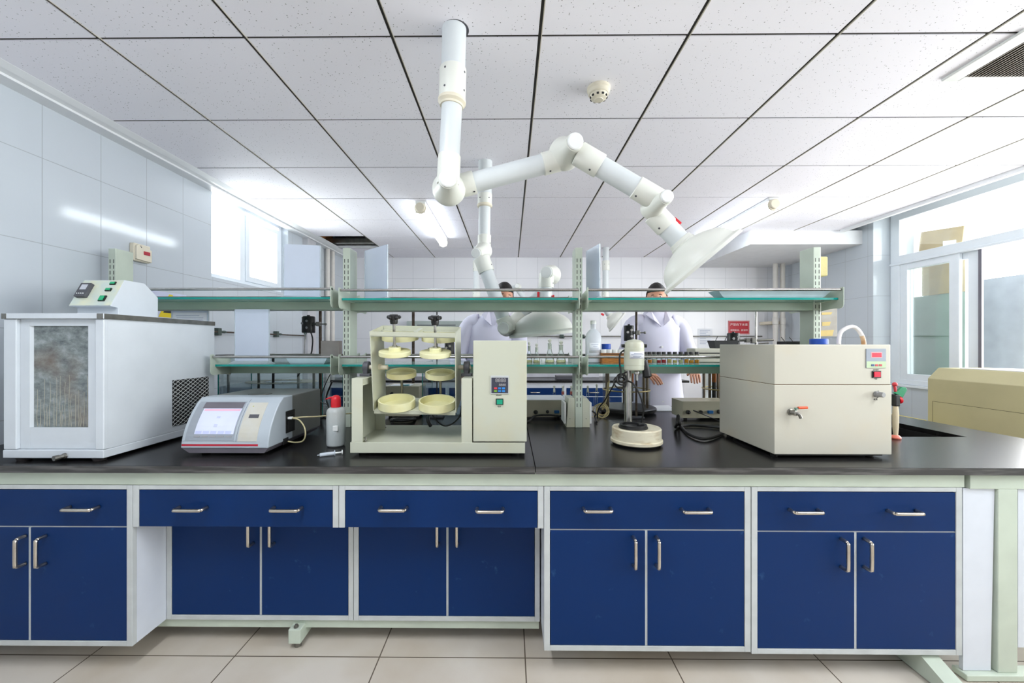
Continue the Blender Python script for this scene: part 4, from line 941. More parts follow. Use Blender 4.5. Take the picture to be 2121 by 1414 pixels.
ax = V((.70, -.17, -.66)).normalized()
hd = hood(t, nk, V((.635, -.15, -.76)), .181, .120, .043)
for px, py, s, big in ((1402, 459, 1, True), (1378, 491, -1, False)):
    p = P(px, py, 1.665); n_ = V((.66, 0, .72)) * s
    q = B(); q.cyl(p - n_ * .03, p, .004, n=8)
    if big: q.box(p.x - .019, p.x + .019, p.y - .006, p.y + .006, p.z - .007, p.z + .009, 0, .003, rot=Matrix.Rotation(.72, 3, 'Y'))
    else: q.lathe([(.009, -.012), (.009, .002)], p, n_, 6)
    q.obj('damper_knob', M_RED, t)
q = B(); c = P(942, 58, Yp).xy.to_3d(); q.cyl(c + V((.003, .003, CEIL - .0009)), c + V((.003, .003, CEIL - .0003)), .0525, n=40); q.obj('dark_hole_disc', M_DGREY, t)  # flat dark disc imitates the dark ceiling hole round the tube
# --- second arm, over the back of the bench
Y2 = 2.74
t = thing('fume_arm', 'folded ivory fume arm behind the shelves, its hood over the flasks', 'fume extraction arm', P(1005, 336, Y2), GA)
pipe(t, P(1005.5, 330, Y2), P(1004, 415, Y2), .047, 'ceiling_tube')
sleeve(t, P(1004.5, 402, Y2), P(1004, 424, Y2), .049, [(.5, (-.8, -1, 0)), (.5, (.8, -1, 0))])
q = B(); q.lathe([(.049, 0), (.052, .004), (.052, .016), (.046, .022)], P(1004, 423, Y2), (0, 0, -1), 32); q.obj('collar', M_WARMW, t)
pipe(t, P(1004, 428, Y2), P(1003, 500, Y2), .040)
sleeve(t, P(1003.5, 487, Y2), P(1002.5, 522, Y2), .0455, [(.5, (1, -.5, 0))])
arm_joint(t, P(987, 524, Y2 - .13), P(1003, 519, Y2 - .01), .036, .06)
Y3 = 2.60
a, c = P(995, 527, Y3), P(1053, 688, Y3); dv = (c - a).normalized()
sleeve(t, a + dv * .02, a + dv * .12, .052, [(.7, (1, -.5, 0))])
pipe(t, a + dv * .11, c - dv * .02, .044)
sleeve(t, c - dv * .10, c, .050, [(.05, (1, -.5, 0))])
arm_joint(t, P(1043, 679, Y3 - .10), P(1051, 677, Y3 + .06), .040, .062)
Y4 = 2.72
a, c = P(1055, 679, Y4), P(1142, 583, Y4); dv = (c - a).normalized()
sleeve(t, a + dv * .05, a + dv * .13, .050, [(.75, (.5, -.5, -1))])
pipe(t, a + dv * .1, c - dv * .05, .042)
arm_joint(t, P(1132, 564, 2.60), P(1142, 570, 2.73), .042, .068)
pipe(t, P(1132, 568, 2.64), P(1127, 640, 2.64), .045)
sleeve(t, P(1132, 566, 2.64), P(1131, 596, 2.64), .050, [(.7, (1, -.6, 0))])
for px, py, big in ((1115, 610, True), (1146, 613, False)):
    p = P(px, py, 2.62); q = B(); q.cyl(p, p + V((.045 if px < 1130 else -.045, .02, 0)), .004, n=8)
    if big: q.box(p.x - .008, p.x + .008, p.y - .008, p.y + .008, p.z - .018, p.z + .018, 0, .004)
    else: q.cyl(p - V((.004, 0, 0)), p + V((.006, 0, 0)), .008, n=6)
    q.obj('damper_knob', M_RED, t)
hood(t, P(1120, 640, 2.66), V((.10, .04, -1)), .225, .165, .047)
# --- two far arms by the back wall
Y5 = 5.2
t = thing('fume_arm', 'far fume arm by the back wall right of the third shelf post', 'fume extraction arm', P(1254.5, 516, Y5), GA)
pipe(t, P(1255, 511, Y5), P(1254, 612, Y5), .040, 'ceiling_tube')
sleeve(t, P(1255, 540, Y5), P(1255, 560, Y5), .048, [(.4, (-.7, -1, 0)), (.4, (.7, -1, 0))])
sleeve(t, P(1254, 604, Y5), P(1254, 622, Y5), .050, [(.3, (-1, -1, 0))])
arm_joint(t, P(1250, 625, Y5 - .12), P(1252, 625, Y5 + .02), .035, .055)
pipe(t, P(1248, 630, Y5), P(1262, 652, Y5), .04)
hood(t, P(1262, 654, Y5), V((.74, -.10, -.62)), .155, .13, .043)
p = P(1248, 651, Y5 - .05); q = B(); q.box(p.x - .02, p.x + .02, p.y - .01, p.y + .01, p.z - .012, p.z + .012, 0, .004, rot=Matrix.Rotation(.5, 3, 'Y')); q.obj('damper_knob', M_RED, t)
Y6 = 5.15
t = thing('fume_arm', 'far fume arm by the back wall half hidden behind the folded arm', 'fume extraction arm', P(987, 516, Y6), GA)
pipe(t, P(987, 510, Y6), P(987, 612, Y6), .040, 'ceiling_tube')
sleeve(t, P(987, 540, Y6), P(987, 562, Y6), .047, [(.8, (-.9, -1, 0))])
sleeve(t, P(987, 602, Y6), P(986, 622, Y6), .050, [(.3, (-1, -1, 0))])
arm_joint(t, P(984, 626, Y6 - .12), P(986, 626, Y6 + .02), .035, .055)
a, c = P(990, 628, Y6), P(1076, 592, Y6)
pipe(t, a, c, .038); arm_joint(t, P(1071, 592, Y6 - .12), P(1073, 594, Y6 + .02), .03, .045)
pipe(t, P(1071, 596, Y6 - .02), P(1092, 626, Y6 - .02), .036)

# smoke detector
p = P(1240, 186, 1.955); c = V((p.x, p.y, CEIL))
t = thing('smoke_detector', 'cream round smoke detector on the ceiling', 'smoke detector', c)
q = B(); q.lathe([(.056, -.0003), (.056, -.012), (.052, -.016), (.050, -.030), (.046, -.034)], c, n=36, cap0=False, cap1=True); q.obj('base', M_WARMW, t)
q = B(); q.lathe([(.043, -.0335), (.041, -.044), (.036, -.052), (.022, -.058), (.0205, -.061)], c, n=36, cap0=False); hd_ = q.obj('sensor_head', M_WARMW, t)
q = B()
for i in range(10):
    a = i * 2 * PI / 10; p = c + V((math.cos(a) * .0395, math.sin(a) * .0395, -.047)); q.box(p.x - .0055, p.x + .0055, p.y - .003, p.y + .003, p.z - .004, p.z + .004, 0, .001, rot=Matrix.Rotation(a + PI / 2, 3, 'Z'))
q.obj('vent_slots', M_BLK, hd_)
# ceiling air grille
gx0, gx1, gy0_, gy1_ = 2.03, 2.78, 1.597, 1.905
t = thing('air_grille', 'white framed ceiling air grille with brown-grey louvres', 'air vent', ((gx0 + gx1) / 2, 1.75, CEIL))
q = B(); w = .05; z0, z1 = CEIL - .012, CEIL - .0003
q.box(gx0, gx0 + .075, gy0_, gy1_, z0, z1, 0, .004); q.box(gx1 - .075, gx1, gy0_, gy1_, z0, z1, 0, .004); q.box(gx0 + .075, gx1 - .075, gy1_ - .03, gy1_, z0 + .0003, z1, 0, .003); q.box(gx0 + .075, gx1 - .075, gy0_, gy0_ + .03, z0 + .0003, z1, 0, .003); q.obj('frame', M_WHITEP, t)
q = B(); x = gx0 + .08; M_LV = mat('brown_grey_louvre', (168, 156, 148), .4, var=.05)
while x < gx1 - .08:
    q.hexa([V((x, gy0_ + .03, z0 + .001)), V((x + .003, gy0_ + .03, z0 + .001)), V((x + .003, gy1_ - .03, z0 + .001)), V((x, gy1_ - .03, z0 + .001)), V((x + .012, gy0_ + .03, z1)), V((x + .015, gy0_ + .03, z1)), V((x + .015, gy1_ - .03, z1)), V((x + .012, gy1_ - .03, z1))]); x += .0165
q.obj('louvre_panel', M_LV, t)
q = B(); q.box(gx0 + .07, gx1 - .07, gy0_ + .025, gy1_ - .025, z1 - .0005, z1); q.obj('backing', mat('grille_dark', (70, 60, 54), .8), t)
# gas alarm on the left wall
p = V((XL, 2.60, ZCAM + .40))
t = thing('gas_alarm', 'small cream alarm box with a red light on the left tiled wall', 'alarm', p)
ya, yb_ = 2.485, 2.60; za, zb2 = Z(543, 2.55, 290), Z(503, 2.5, 252)
q = B(); q.box(XL, XL + .032, ya, yb_, za, zb2, 0, .006); bx = q.obj('case', M_WARMW, t)
q = B(); q.prism([(ya + .004, za + .01), (yb_ - .006, za + .004), (yb_ - .006, zb2 - .03), (ya + .02, zb2 - .006), (ya + .004, zb2 - .02)], 'x', XL + .032, XL + .046, 0, .002); q.obj('cover', M_WARMW, bx)
q = B(); q.box(XL + .046, XL + .049, ya + .05, yb_ - .02, za + .045, za + .068, 0, .002); q.obj('red_light', M_REDD, bx)
q = B(); 
for dy, dz in ((.03, .095), (.034, .088)): q.cyl((XL + .046, ya + dy, za + dz), (XL + .0475, ya + dy, za + dz), .003, n=8)
q.obj('vent_holes', M_BLK, bx)
# ================================================================== things on the two shelf tiers
ZS1, ZS2 = zL + .0113, zU + .0113
M_ACRY = mat('white_acrylic_sheet', (200, 210, 226), .25, var=.01, spec=.5)
M_CLEAR = translucent('clear_acrylic', (214, 226, 232), .45, .15)
def sign_holder(label, a, c, zb, h, lean=0.0, paper=None):
    """upright sheet between plan points a and c on a flared foot"""
    a, c = V((*a, zb)), V((*c, zb)); d = (c - a).normalized(); n = V((d.y, -d.x, 0)); 
    t = thing('sign_holder', label, 'sign holder', (a + c) / 2, 'acrylic sign holders on the shelves')
    q = B(); q.hexa([a + n * .002 + V((0, 0, .012)), c + n * .002 + V((0, 0, .012)), c - n * .002 + V((0, 0, .012)), a - n * .002 + V((0, 0, .012)), a + n * .002 + V((0, 0, h)), c + n * .002 + V((0, 0, h)), c - n * .002 + V((0, 0, h)), a - n * .002 + V((0, 0, h))]); q.obj('sheet', M_ACRY, t)
    q = B()
    for p in (a, c):
        q = B(); q.hexa([p - d * .0025 + n * .0035 + V((0, 0, .012)), p + d * .0025 + n * .0035 + V((0, 0, .012)), p + d * .0025 - n * .0035 + V((0, 0, .012)), p - d * .0025 - n * .0035 + V((0, 0, .012)), p - d * .0025 + n * .0035 + V((0, 0, h)), p + d * .0025 + n * .0035 + V((0, 0, h)), p + d * .0025 - n * .0035 + V((0, 0, h)), p - d * .0025 - n * .0035 + V((0, 0, h))]); q.obj('rim', M_CLEAR, t)
    q = B(); q.hexa([a - d * .012 + n * .04, c + d * .012 + n * .04, c + d * .012 - n * .04, a - d * .012 - n * .04, a + n * .004 + V((0, 0, .016)), c + n * .004 + V((0, 0, .016)), c - n * .004 + V((0, 0, .016)), a - n * .004 + V((0, 0, .016))]); q.obj('foot', M_CLEAR, t)
    if paper:
        q = B(); f = n * .0025
        q.quad([a + f + d * .008 + V((0, 0, .02)), c + f - d * .008 + V((0, 0, .02)), c + f - d * .008 + V((0, 0, h - .01)), a + f + d * .008 + V((0, 0, h - .01))]); pp = q.obj('paper', M_PAPER, t)
        q = B(); W = (c - a).length; rnd = random.Random(5)
        for i in range(20):
            z = h - .03 - i * .0125; u0 = .06 + rnd.random() * .1; u1 = u0 + rnd.uniform(.3, .75); f2 = n * .0029
            q.quad([a + f2 + d * W * u0 + V((0, 0, z)), a + f2 + d * W * min(u1, .93) + V((0, 0, z)), a + f2 + d * W * min(u1, .93) + V((0, 0, z + .003)), a + f2 + d * W * u0 + V((0, 0, z + .003))])
        q.obj('print', mat('faint_print', (160, 168, 196), .7), pp)
    return t
sign_holder('white sign holder on the lower shelf above the grey analyser', (X(487, 2.225), 2.225), (X(557.5, 2.225), 2.225), ZS1, .302)
sign_holder('white sign holder on the upper shelf in front of the left window', (X(596, 2.24), 2.20), (X(668, 2.26), 2.235), ZS2 + .006, .300)
sign_holder('white sign holder turned askew on the upper shelf beside the second post', (-.849, 2.345), (-.672, 2.195), ZS2, .302)
sign_holder('sign holder seen almost edge-on on the upper shelf by the third post', (.452, 2.36), (.490, 2.19), ZS2, .302)
sign_holder('sign holder with a printed sheet behind the white bath on the lower shelf', (X(359, 2.30), 2.29), (X(432, 2.30), 2.30), ZS1, .30, paper=True)
def tray(label, x0, x1, y0, y1, z, h, flare=.02, m=None, name='enamel_tray'):
    m = m or mat('pale_blue_enamel', (196, 220, 228), .25)
    q = B()
    o = [(x0 - flare, y0 - flare * .4), (x1 + flare, y0 - flare * .4), (x1 + flare, y1 + flare * .4), (x0 - flare, y1 + flare * .4)]; i_ = [(x0, y0), (x1, y0), (x1, y1), (x0, y1)]
    r = [[q.bm.verts.new((x, y, zz)) for x, y in pts] for pts, zz in ((i_, z), ([(x0 - flare * .3, y0 - flare * .12), (x1 + flare * .3, y0 - flare * .12), (x1 + flare * .3, y1 + flare * .12), (x0 - flare * .3, y1 + flare * .12)], z + h * .2), (o, z + h), ([(x0 - flare + .003, y0 - flare * .4 + .003), (x1 + flare - .003, y0 - flare * .4 + .003), (x1 + flare - .003, y1 + flare * .4 - .003), (x0 - flare + .003, y1 + flare * .4 - .003)], z + h), ([(x0 + .003, y0 + .003), (x1 - .003, y0 + .003), (x1 - .003, y1 - .003), (x0 + .003, y1 - .003)], z + .003))]
    q.skin(r, 0, sm=False)
    return tag(q.obj(name, m), label, 'tray')
tray('pale blue enamel tray on the lower shelf beside the second post', X(606, 2.2), X(674, 2.2), 2.18, 2.40, ZS1, .03)
tray('long pale tray at the right end of the upper shelf', X(1492, 2.2), X(1688, 2.2), 2.155, 2.225, ZS2, .042, .045)
q = B(); q.box(X(664, 2.42), X(702, 2.42), 2.42, 2.47, ZS1, ZS1 + .128, 0, .003); sb = tag(q.obj('metal_block', mat('bare_metal_block', (150, 142, 136), .45, .5, var=.1)), 'dull metal block at the back of the lower shelf by the second post', 'block')

# flasks with stoppers
M_GLASSW = glass('flask_glass', (246, 251, 249), (196, 210, 204), .5, .06)
M_OIL = mat('pale_oil', (222, 214, 160), .2)
def flask(px, y, w, h, label, stop=True, oil=True):
    x = X(px, y); r = w / 2; z = ZS1
    t = thing('flask', label, 'flask', (x, y, z), 'stoppered glass flasks on the lower shelf')
    hb = h * .80
    q = B(); q.lathe([(r * .9, 0), (r, .004), (r, .010), (r * .42, hb * .66), (r * .40, hb * .70), (r * .40, hb * .97), (r * .50, hb)], (x, y, z + .0003), n=24, cap1=False); bo = q.obj('body', M_GLASSW, t)
    q = B(); q.lathe([(r * .86, .002), (r * .93, .006), (r * .82, .017)], (x, y, z), n=24); q.obj('liquid', M_OIL, bo)
    q = B(); q.lathe([(r * .34, hb * .7), (r * .37, hb * .98), (r * .37, hb * 1.01), (r * .2, hb * 1.04), (r * .36, hb * 1.12), (r * .42, hb * 1.18), (r * .2, hb * 1.25)], (x, y, z), n=16); q.obj('stopper', mat('frosted_stopper', (216, 218, 206), .4), t)
flask(1096, 2.30, .040, .122, 'small glass flask half hidden by the control tower')
flask(1111.5, 2.29, .040, .112, 'small glass flask second from the control tower')
flask(1138.6, 2.30, .055, .140, 'tallest stoppered glass flask, between two others on the shelf')
flask(1162, 2.30, .058, .128, 'wide stoppered glass flask nearest the third post')
q = B(); x = X(1123.7, 2.25); q.lathe([(.009, .0003), (.011, .004), (.0115, .024), (.008, .027)], (x, 2.25, ZS1), n=16); tag(q.obj('stopper', M_WHITEP), 'loose white stopper standing between the flasks', 'stopper')
# translucent jerrican
x = X(1229, 2.31); y = 2.31
t = thing('jerrican', 'tall frosted plastic bottle with paper label on the lower shelf', 'bottle', (x, y, ZS1))
M_FR = translucent('frosted_plastic', (222, 226, 234), .72, .4)
q = B(); q.lathe([(.036, .0003), (.044, .006), (.045, .016), (.045, .145), (.040, .168), (.026, .186), (.016, .194), (.015, .232)], (x, y, ZS1), n=28); bo = q.obj('body', M_FR, t)
q = B(); q.lathe([(.0175, .222), (.0175, .240), (.015, .243)], (x, y, ZS1), n=18); q.obj('cap', M_WHITEP, t)
q = B(); n = 10; a0, a1 = -PI / 2 - .75, -PI / 2 + .75
ra = [[q.bm.verts.new((x + math.cos(a) * (.0453 + d), y + math.sin(a) * (.0453 + d), ZS1 + z)) for d, z in ((0, .06), (.0008, .06), (.0008, .115), (0, .115))] for a in [a0 + (a1 - a0) * i / n for i in range(n + 1)]]; q.skin(ra); lb = q.obj('label', M_PAPER, bo)
q = B()
for zz, b0, b1 in ((.104, .2, .8), (.094, .35, .7), (.085, .1, .9), (.074, .1, .9)):
    ra = [[q.bm.verts.new((x + math.cos(a) * (.0463 + d), y + math.sin(a) * (.0463 + d), ZS1 + z)) for d, z in ((0, zz), (.0002, zz), (.0002, zz + .002), (0, zz + .002))] for a in [a0 + (a1 - a0) * (b0 + (b1 - b0) * i / n) for i in range(n + 1)]]; q.skin(ra)
q.obj('print', mat('faint_print', (160, 168, 196), .7), lb)
# wooden rack with white-capped sample bottles, blue-capped bottle behind
x0, x1 = X(1247, 2.24), X(1296, 2.24)
M_WOOD = mat('orange_brown_wood', (186, 122, 52), .5, c2=(140, 84, 30), scale=30, stretch=(1, 1, 6))
t = thing('tube_rack', 'orange-brown wooden rack on the lower shelf behind the stirrer', 'rack', ((x0 + x1) / 2, 2.27, ZS1))
q = B(); q.box(x0, x1, 2.235, 2.32, ZS1 + .0003, ZS1 + .006); q.box(x0, x1, 2.235, 2.241, ZS1 + .006, ZS1 + .058, 0, .001); q.box(x0, x1, 2.314, 2.32, ZS1 + .006, ZS1 + .058, 0, .001); q.box(x0, x0 + .005, 2.241, 2.314, ZS1 + .006, ZS1 + .058); q.box(x1 - .005, x1, 2.241, 2.314, ZS1 + .006, ZS1 + .058); q.obj('body', M_WOOD, t)
q = B(); q.box(x0 + .002, x1 - .002, 2.2345, 2.2352, ZS1 + .050, ZS1 + .055); q.obj('dark_edge', M_BLK, t)
for i in range(4):
    xx = x0 + .018 + i * (x1 - x0 - .036) / 3
    v = thing('capped_vial', ['white-capped vial at the left end of the wooden rack', 'second white-capped vial from the left in the wooden rack', 'third white-capped vial from the left in the wooden rack', 'white-capped vial at the right end of the wooden rack'][i], 'vial', (xx, 2.277, ZS1 + .006), 'white-capped vials in the wooden rack')
    q = B(); q.cyl((xx, 2.277, ZS1 + .0065), (xx, 2.277, ZS1 + .058), .0135, n=16); q.obj('body', M_FR, v)
    q = B(); q.cyl((xx, 2.277, ZS1 + .058), (xx, 2.277, ZS1 + .078), .0155, n=16); q.obj('cap', M_WHITEP, v)
x = X(1255.5, 2.39); t = thing('reagent_bottle', 'blue-capped bottle behind the wooden rack on the lower shelf', 'bottle', (x, 2.39, ZS1))
q = B(); q.lathe([(.034, .0003), (.037, .005), (.037, .072), (.024, .078)], (x, 2.39, ZS1), n=24); q.obj('body', M_FR, t)
q = B(); q.lathe([(.027, .078), (.027, .108), (.025, .110)], (x, 2.39, ZS1), n=24); q.obj('cap', M_BLUECAP, t)
# eleven sample vials with black caps
vx = (1337, 1346, 1355.5, 1365, 1375, 1386.5, 1398, 1410, 1422, 1432, 1443.5)
vc = ((222, 80, 30), (236, 140, 30), (226, 226, 190), (186, 20, 26), (200, 24, 30), (226, 196, 110), (222, 200, 110), (216, 216, 160), (240, 160, 20), (244, 166, 20), (240, 156, 24))
vn = ('orange-red', 'orange', 'pale yellow-green', 'deep red', 'bright red', 'straw yellow', 'dull straw', 'pale greenish', 'amber', 'bright amber', 'amber-orange')
ordn = ('leftmost', 'second', 'third', 'fourth', 'fifth', 'middle', 'fifth from right', 'fourth from right', 'third from right', 'second from right', 'rightmost')
for i, (px, c, nm) in enumerate(zip(vx, vc, vn)):
    x = X(px, 2.285); y = 2.285
    t = thing('sample_vial', 'black-capped glass vial of %s liquid, %s of the row on the shelf' % (nm, ordn[i]), 'vial', (x, y, ZS1), 'black-capped sample vials on the lower shelf')
    q = B(); q.lathe([(.0115, .0003), (.0125, .002), (.0125, .044), (.0095, .048), (.0095, .052)], (x, y, ZS1), n=18); bo = q.obj('body', M_GLASSW, t)
    q = B(); q.cyl((x, y, ZS1 + .002), (x, y, ZS1 + .017 + .003 * (i % 3)), .0116, n=16); q.obj('liquid', mat('liquid_%d' % i, c, .15), bo)
    q = B(); q.lathe([(.0118, .049), (.0118, .063), (.011, .0645)], (x, y, ZS1), n=18); q.obj('cap', M_BLK, t)
# beige printer box with black basket
x0, x1 = X(1437, 2.36), X(1498, 2.36)
t = thing('instrument_box', 'low beige instrument box at the right of the sample vials', 'instrument', ((x0 + x1) / 2, 2.40, ZS1))
q = B(); q.box(x0, x1 + .25, 2.35, 2.46, ZS1 + .0003, ZS1 + .083, 0, .006); bo = q.obj('case', M_CREAM2, t)
q = B(); q.box(x0 + .02, x1 + .24, 2.3485, 2.3505, ZS1 + .052, ZS1 + .058); q.obj('slot', M_BLK, bo)
q = B(); q.box(x0 + .02, x1 + .22, 2.3488, 2.3505, ZS1 + .038, ZS1 + .040); q.obj('groove', M_DSTEEL, bo)
for px, pxb, lab in ((1478, 1530, 'black tray with sticks on the beige box beside the red sign'),):
    a, b_ = X(px, 2.37), X(pxb, 2.37)
    t = thing('stick_tray', lab, 'tray', ((a + b_) / 2, 2.40, ZS1 + .0835))
    q = B(); z = ZS1 + .0836; q.hexa([V((a + .012, 2.37, z)), V((b_ - .012, 2.37, z)), V((b_ - .012, 2.44, z)), V((a + .012, 2.44, z)), V((a, 2.362, z + .045)), V((b_, 2.362, z + .045)), V((b_, 2.448, z + .045)), V((a, 2.448, z + .045))]); q.obj('tray_body', mat('black_tray', (52, 52, 54), .5), t)
    for k in range(2): q = B(); xx = a + .02 + k * .055; q.cyl((xx, 2.40, z + .03), (xx + .02, 2.40, z + .072), .002, n=8); q.obj('stick', M_BLK, t)
a, b_ = X(1627, 2.38), X(1656, 2.38)
t = thing('stick_tray', 'black tray with sticks behind the heating bath by the right post', 'tray', ((a + b_) / 2, 2.41, ZS1))
q = B(); q.box(a, b_ + .02, 2.375, 2.46, ZS1 + .0003, ZS1 + .125, 0, .004); q.obj('tray_body', M_BLK, t)
for k in range(2): q = B(); xx = a - .012 + k * .048; q.cyl((xx + .02, 2.40, ZS1 + .125), (xx, 2.40, ZS1 + .15), .002, n=8); q.obj('stick', M_BLK, t)
# on the right-hand post: foam block and taped grey sheet
px1 = posts[3][1]
q = B(); q.box(px1 + .0006, px1 + .049, 2.262, 2.345, Z(572, 2.262), Z(532, 2.262), 0, .006); tag(q.obj('foam_block', mat('yellow_foam', (216, 204, 148), .9, bump=.3)), 'yellow foam block stuck to the side of the right-hand post', 'foam block')
t = thing('taped_sheet', 'grey plastic sheet taped to the right-hand post under the top shelf', 'sheet', (px1 + .05, 2.27, Z(697, 2.27)))
q = B(); q.box(px1 + .0008, X(1733, 2.27), 2.266, 2.272, Z(697, 2.27), zU - .004, 0, .001); sh = q.obj('sheet', mat('grey_film', (160, 156, 150), .35, c2=(140, 132, 118), scale=12), t)
M_TAPE = mat('old_yellow_tape', (206, 180, 108), .5, var=.08)
for pa, pb_, qa, qb in ((1704, 1727, 626, 634), (1702, 1724, 646, 652), (1703, 1721, 666, 675), (1700, 1727, 683, 696)):
    q = B(); p0, p1 = P(pa, qb, 2.2655), P(pb_, qa, 2.2655); q.hexa([V((p0.x, 2.2645, p0.z)), V((p1.x - .008, 2.2645, p0.z + .002)), V((p1.x - .008, 2.2659, p0.z + .002)), V((p0.x, 2.2659, p0.z)), V((p0.x, 2.2645, p1.z - .003)), V((p1.x, 2.2645, p1.z)), V((p1.x, 2.2659, p1.z)), V((p0.x, 2.2659, p1.z - .003))]); q.obj('tape', M_TAPE, sh)

# ================================================================== on the heating bath
zt = Z(713.5, 1.652)
x = X(1696, 1.88); q = B(); q.lathe([(.034, .0006), (.036, .002), (.036, .024), (.033, .027)], (x, 1.88, zt), n=36)
tag(q.obj('bottle_cap', M_BLUECAP), 'blue ribbed screw cap lying on the heating bath', 'cap')
a, c = P(1737, 713, 1.86), P(1789, 713, 1.86); a.z = c.z = zt + .0006
t = thing('hose_loop', 'white hose loop arching over the top of the heating bath', 'hose', (a + c) / 2)
top = P(1763, 676, 1.86)
q = B(); pts = [a, a + V((.002, 0, .035)), V((a.x + .014, 1.86, zt + .062)), V((top.x - .012, 1.86, top.z - .003)), V((top.x + .012, 1.86, top.z - .002)), V((c.x - .024, 1.86, zt + .066)), V((c.x - .008, 1.86, zt + .04))]
q.tube(pts, .0085, 12); h_ = q.obj('hose', mat('white_hose', (236, 232, 232), .4), t)
q = B(); q.tube([V((c.x - .0085, 1.86, zt + .041)), V((c.x - .002, 1.86, zt + .022)), c], .0092, 12); q.obj('aged_end', mat('browned_hose', (206, 178, 146), .5, c2=(170, 130, 90), scale=30), h_)
# lab tap at the sink
y = 2.005; x = X(1855, y)
t = thing('lab_tap', 'lab tap with green fan lever and black hose behind the heating bath', 'tap', (x, y, ZC))
q = B(); q.lathe([(.020, .0004), (.022, .006), (.018, .014), (.012, .018)], (x, y, ZC), n=20); q.obj('base_ring', mat('salmon_ring', (226, 120, 100), .4), t)
q = B(); q.lathe([(.009, .015), (.012, .06), (.0125, .12), (.010, .17)], (x, y, ZC), n=18); q.obj('column', mat('cream_column', (220, 206, 176), .4), t)
zc = Z(828, y); q = B(); q.box(x - .014, x + .012, y - .014, y + .014, zc - .028, zc + .030, 0, .005); q.obj('valve_body', M_BLK, t)
q = B(); q.lathe([(.016, .010), (.018, .013), (.018, .022), (.012, .024)], (x, y, zc), (1, 0, .1), 20); q.obj('red_collar', M_RED, t)
q = B(); z0 = Z(815, y); 
lv = [(x - .012, z0 + .006), (x + .030, z0 - .018), (x + .053, z0 + .022), (x + .046, z0 + .034), (x + .026, z0 + .036), (x + .008, z0 + .018)]
q.prism(lv, 'y', y - .006, y + .006, 0, .002); q.obj('lever', mat('green_plastic', (20, 134, 88), .35), t)
q = B(); q.tube([(x + .0, y, z0 + .012), (x - .004, y, z0 + .035), (x - .010, y, z0 + .048)], .006, 10); q.ball((x - .004, y, z0 + .048), .011); q.obj('red_knob', mat('faded_red', (206, 60, 70), .4), t)
q = B(); q.tube([(x + .008, y - .005, zc - .01), (x + .012, y + .01, zc - .05), (x + .022, y + .04, zc - .10), (x + .046, y + .10, ZC - .02), (x + .05, y + .13, ZC - .10)], .008, 10); q.obj('hose', M_CORD, t)

# ================================================================== back row of the island
M_TANKG = glass('tank_glass', (241, 245, 245), (186, 194, 196), .14, .03)
def glass_tank(x0, x1, y0, y1, h, label, liquid=None):
    t = thing('glass_tank', label, 'glass tank', ((x0 + x1) / 2, (y0 + y1) / 2, ZC), 'glass tanks on the back half of the island')
    g = .006; z0, z1 = ZC + .0005, ZC + h
    q = B()
    for a, b_, c, d in ((x0, x1, y0, y0 + g), (x0, x1, y1 - g, y1), (x0, x0 + g, y0 + g, y1 - g), (x1 - g, x1, y0 + g, y1 - g)): q.box(a, b_, c, d, z0, z1, 0)
    q.box(x0 + g, x1 - g, y0 + g, y1 - g, z0, z0 + .008, 0); q.obj('glass_box', M_TANKG, t)
    q = B()
    for xx in (x0, x1 - .004):
        for yy in (y0, y1 - .004): q.box(xx - .0005, xx + .0045, yy - .0005, yy + .0045, z0, z1)
    q.obj('glass_edge', M_TEAL, t)
    if liquid:
        q = B(); q.box(x0 + g + .001, x1 - g - .001, y0 + g + .001, y1 - g - .001, z0 + .009, z0 + h * liquid); q.obj('water', glass('bath_water', (226, 231, 234), (156, 164, 172), .2, .03), t)
    return t
tx0, tx1 = X(451, 2.59), X(668, 2.59)
tk = glass_tank(tx0, tx1, 2.59, 2.93, .385, 'wide glass tank with a slotted ring plate behind the grey analyser', .5)
q = B(); q.box(tx0 - .01, tx0 + .17, 2.58, 2.94, ZC + .387, ZC + .40, 0, .002); q.box(tx0 + .30, tx0 + .46, 2.58, 2.94, ZC + .387, ZC + .40, 0, .002); q.box(tx0 + .17, tx0 + .30, 2.80, 2.94, ZC + .387, ZC + .398); q.obj('lid_plate', M_DGREY, tk)
cx_, cy_, zr = (tx0 + tx1) / 2 - .02, 2.76, ZC + .207
q = B(); R = .162
for i in range(22):
    a = i * 2 * PI / 22; a2 = (i + .8) * 2 * PI / 22
    q.bm.faces.new([q.bm.verts.new((cx_ + math.cos(u) * r * 1.45, cy_ + math.sin(u) * r, zr)) for u, r in ((a, R), (a2, R), (a2, R * .62), (a, R * .62))])
for r0, r1 in ((R, R * .93), (R * .62, R * .56)):
    n = 44
    for i in range(n):
        a, a2 = i * 2 * PI / n, (i + 1) * 2 * PI / n
        q.bm.faces.new([q.bm.verts.new((cx_ + math.cos(u) * r * 1.45, cy_ + math.sin(u) * r, zr + .0005)) for u, r in ((a, r0), (a2, r0), (a2, r1), (a, r1))])
fs = q.bm.faces[:]; ex = bmesh.ops.extrude_face_region(q.bm, geom=fs); bmesh.ops.translate(q.bm, vec=(0, 0, .004), verts=[v for v in ex['geom'] if isinstance(v, bmesh.types.BMVert)])
q.obj('ring_plate', mat('pale_ring_plate', (206, 204, 192), .4), tk)
for px, m_ in ((473, M_STEEL), (536, M_DSTEEL), (566, M_BLK), (618, M_STEEL), (650, M_DSTEEL)):
    q = B(); xx = X(px, 2.66); q.cyl((xx, 2.66, ZC + .12), (xx, 2.66, ZC + .386), .008, n=12); q.obj('support_rod', m_, tk)
t2x0, t2x1 = X(874, 2.61), X(962, 2.61)
glass_tank(t2x0, t2x1, 2.61, 2.95, .35, 'narrow glass tank seen between the ivory dishes of the shaker', .55)
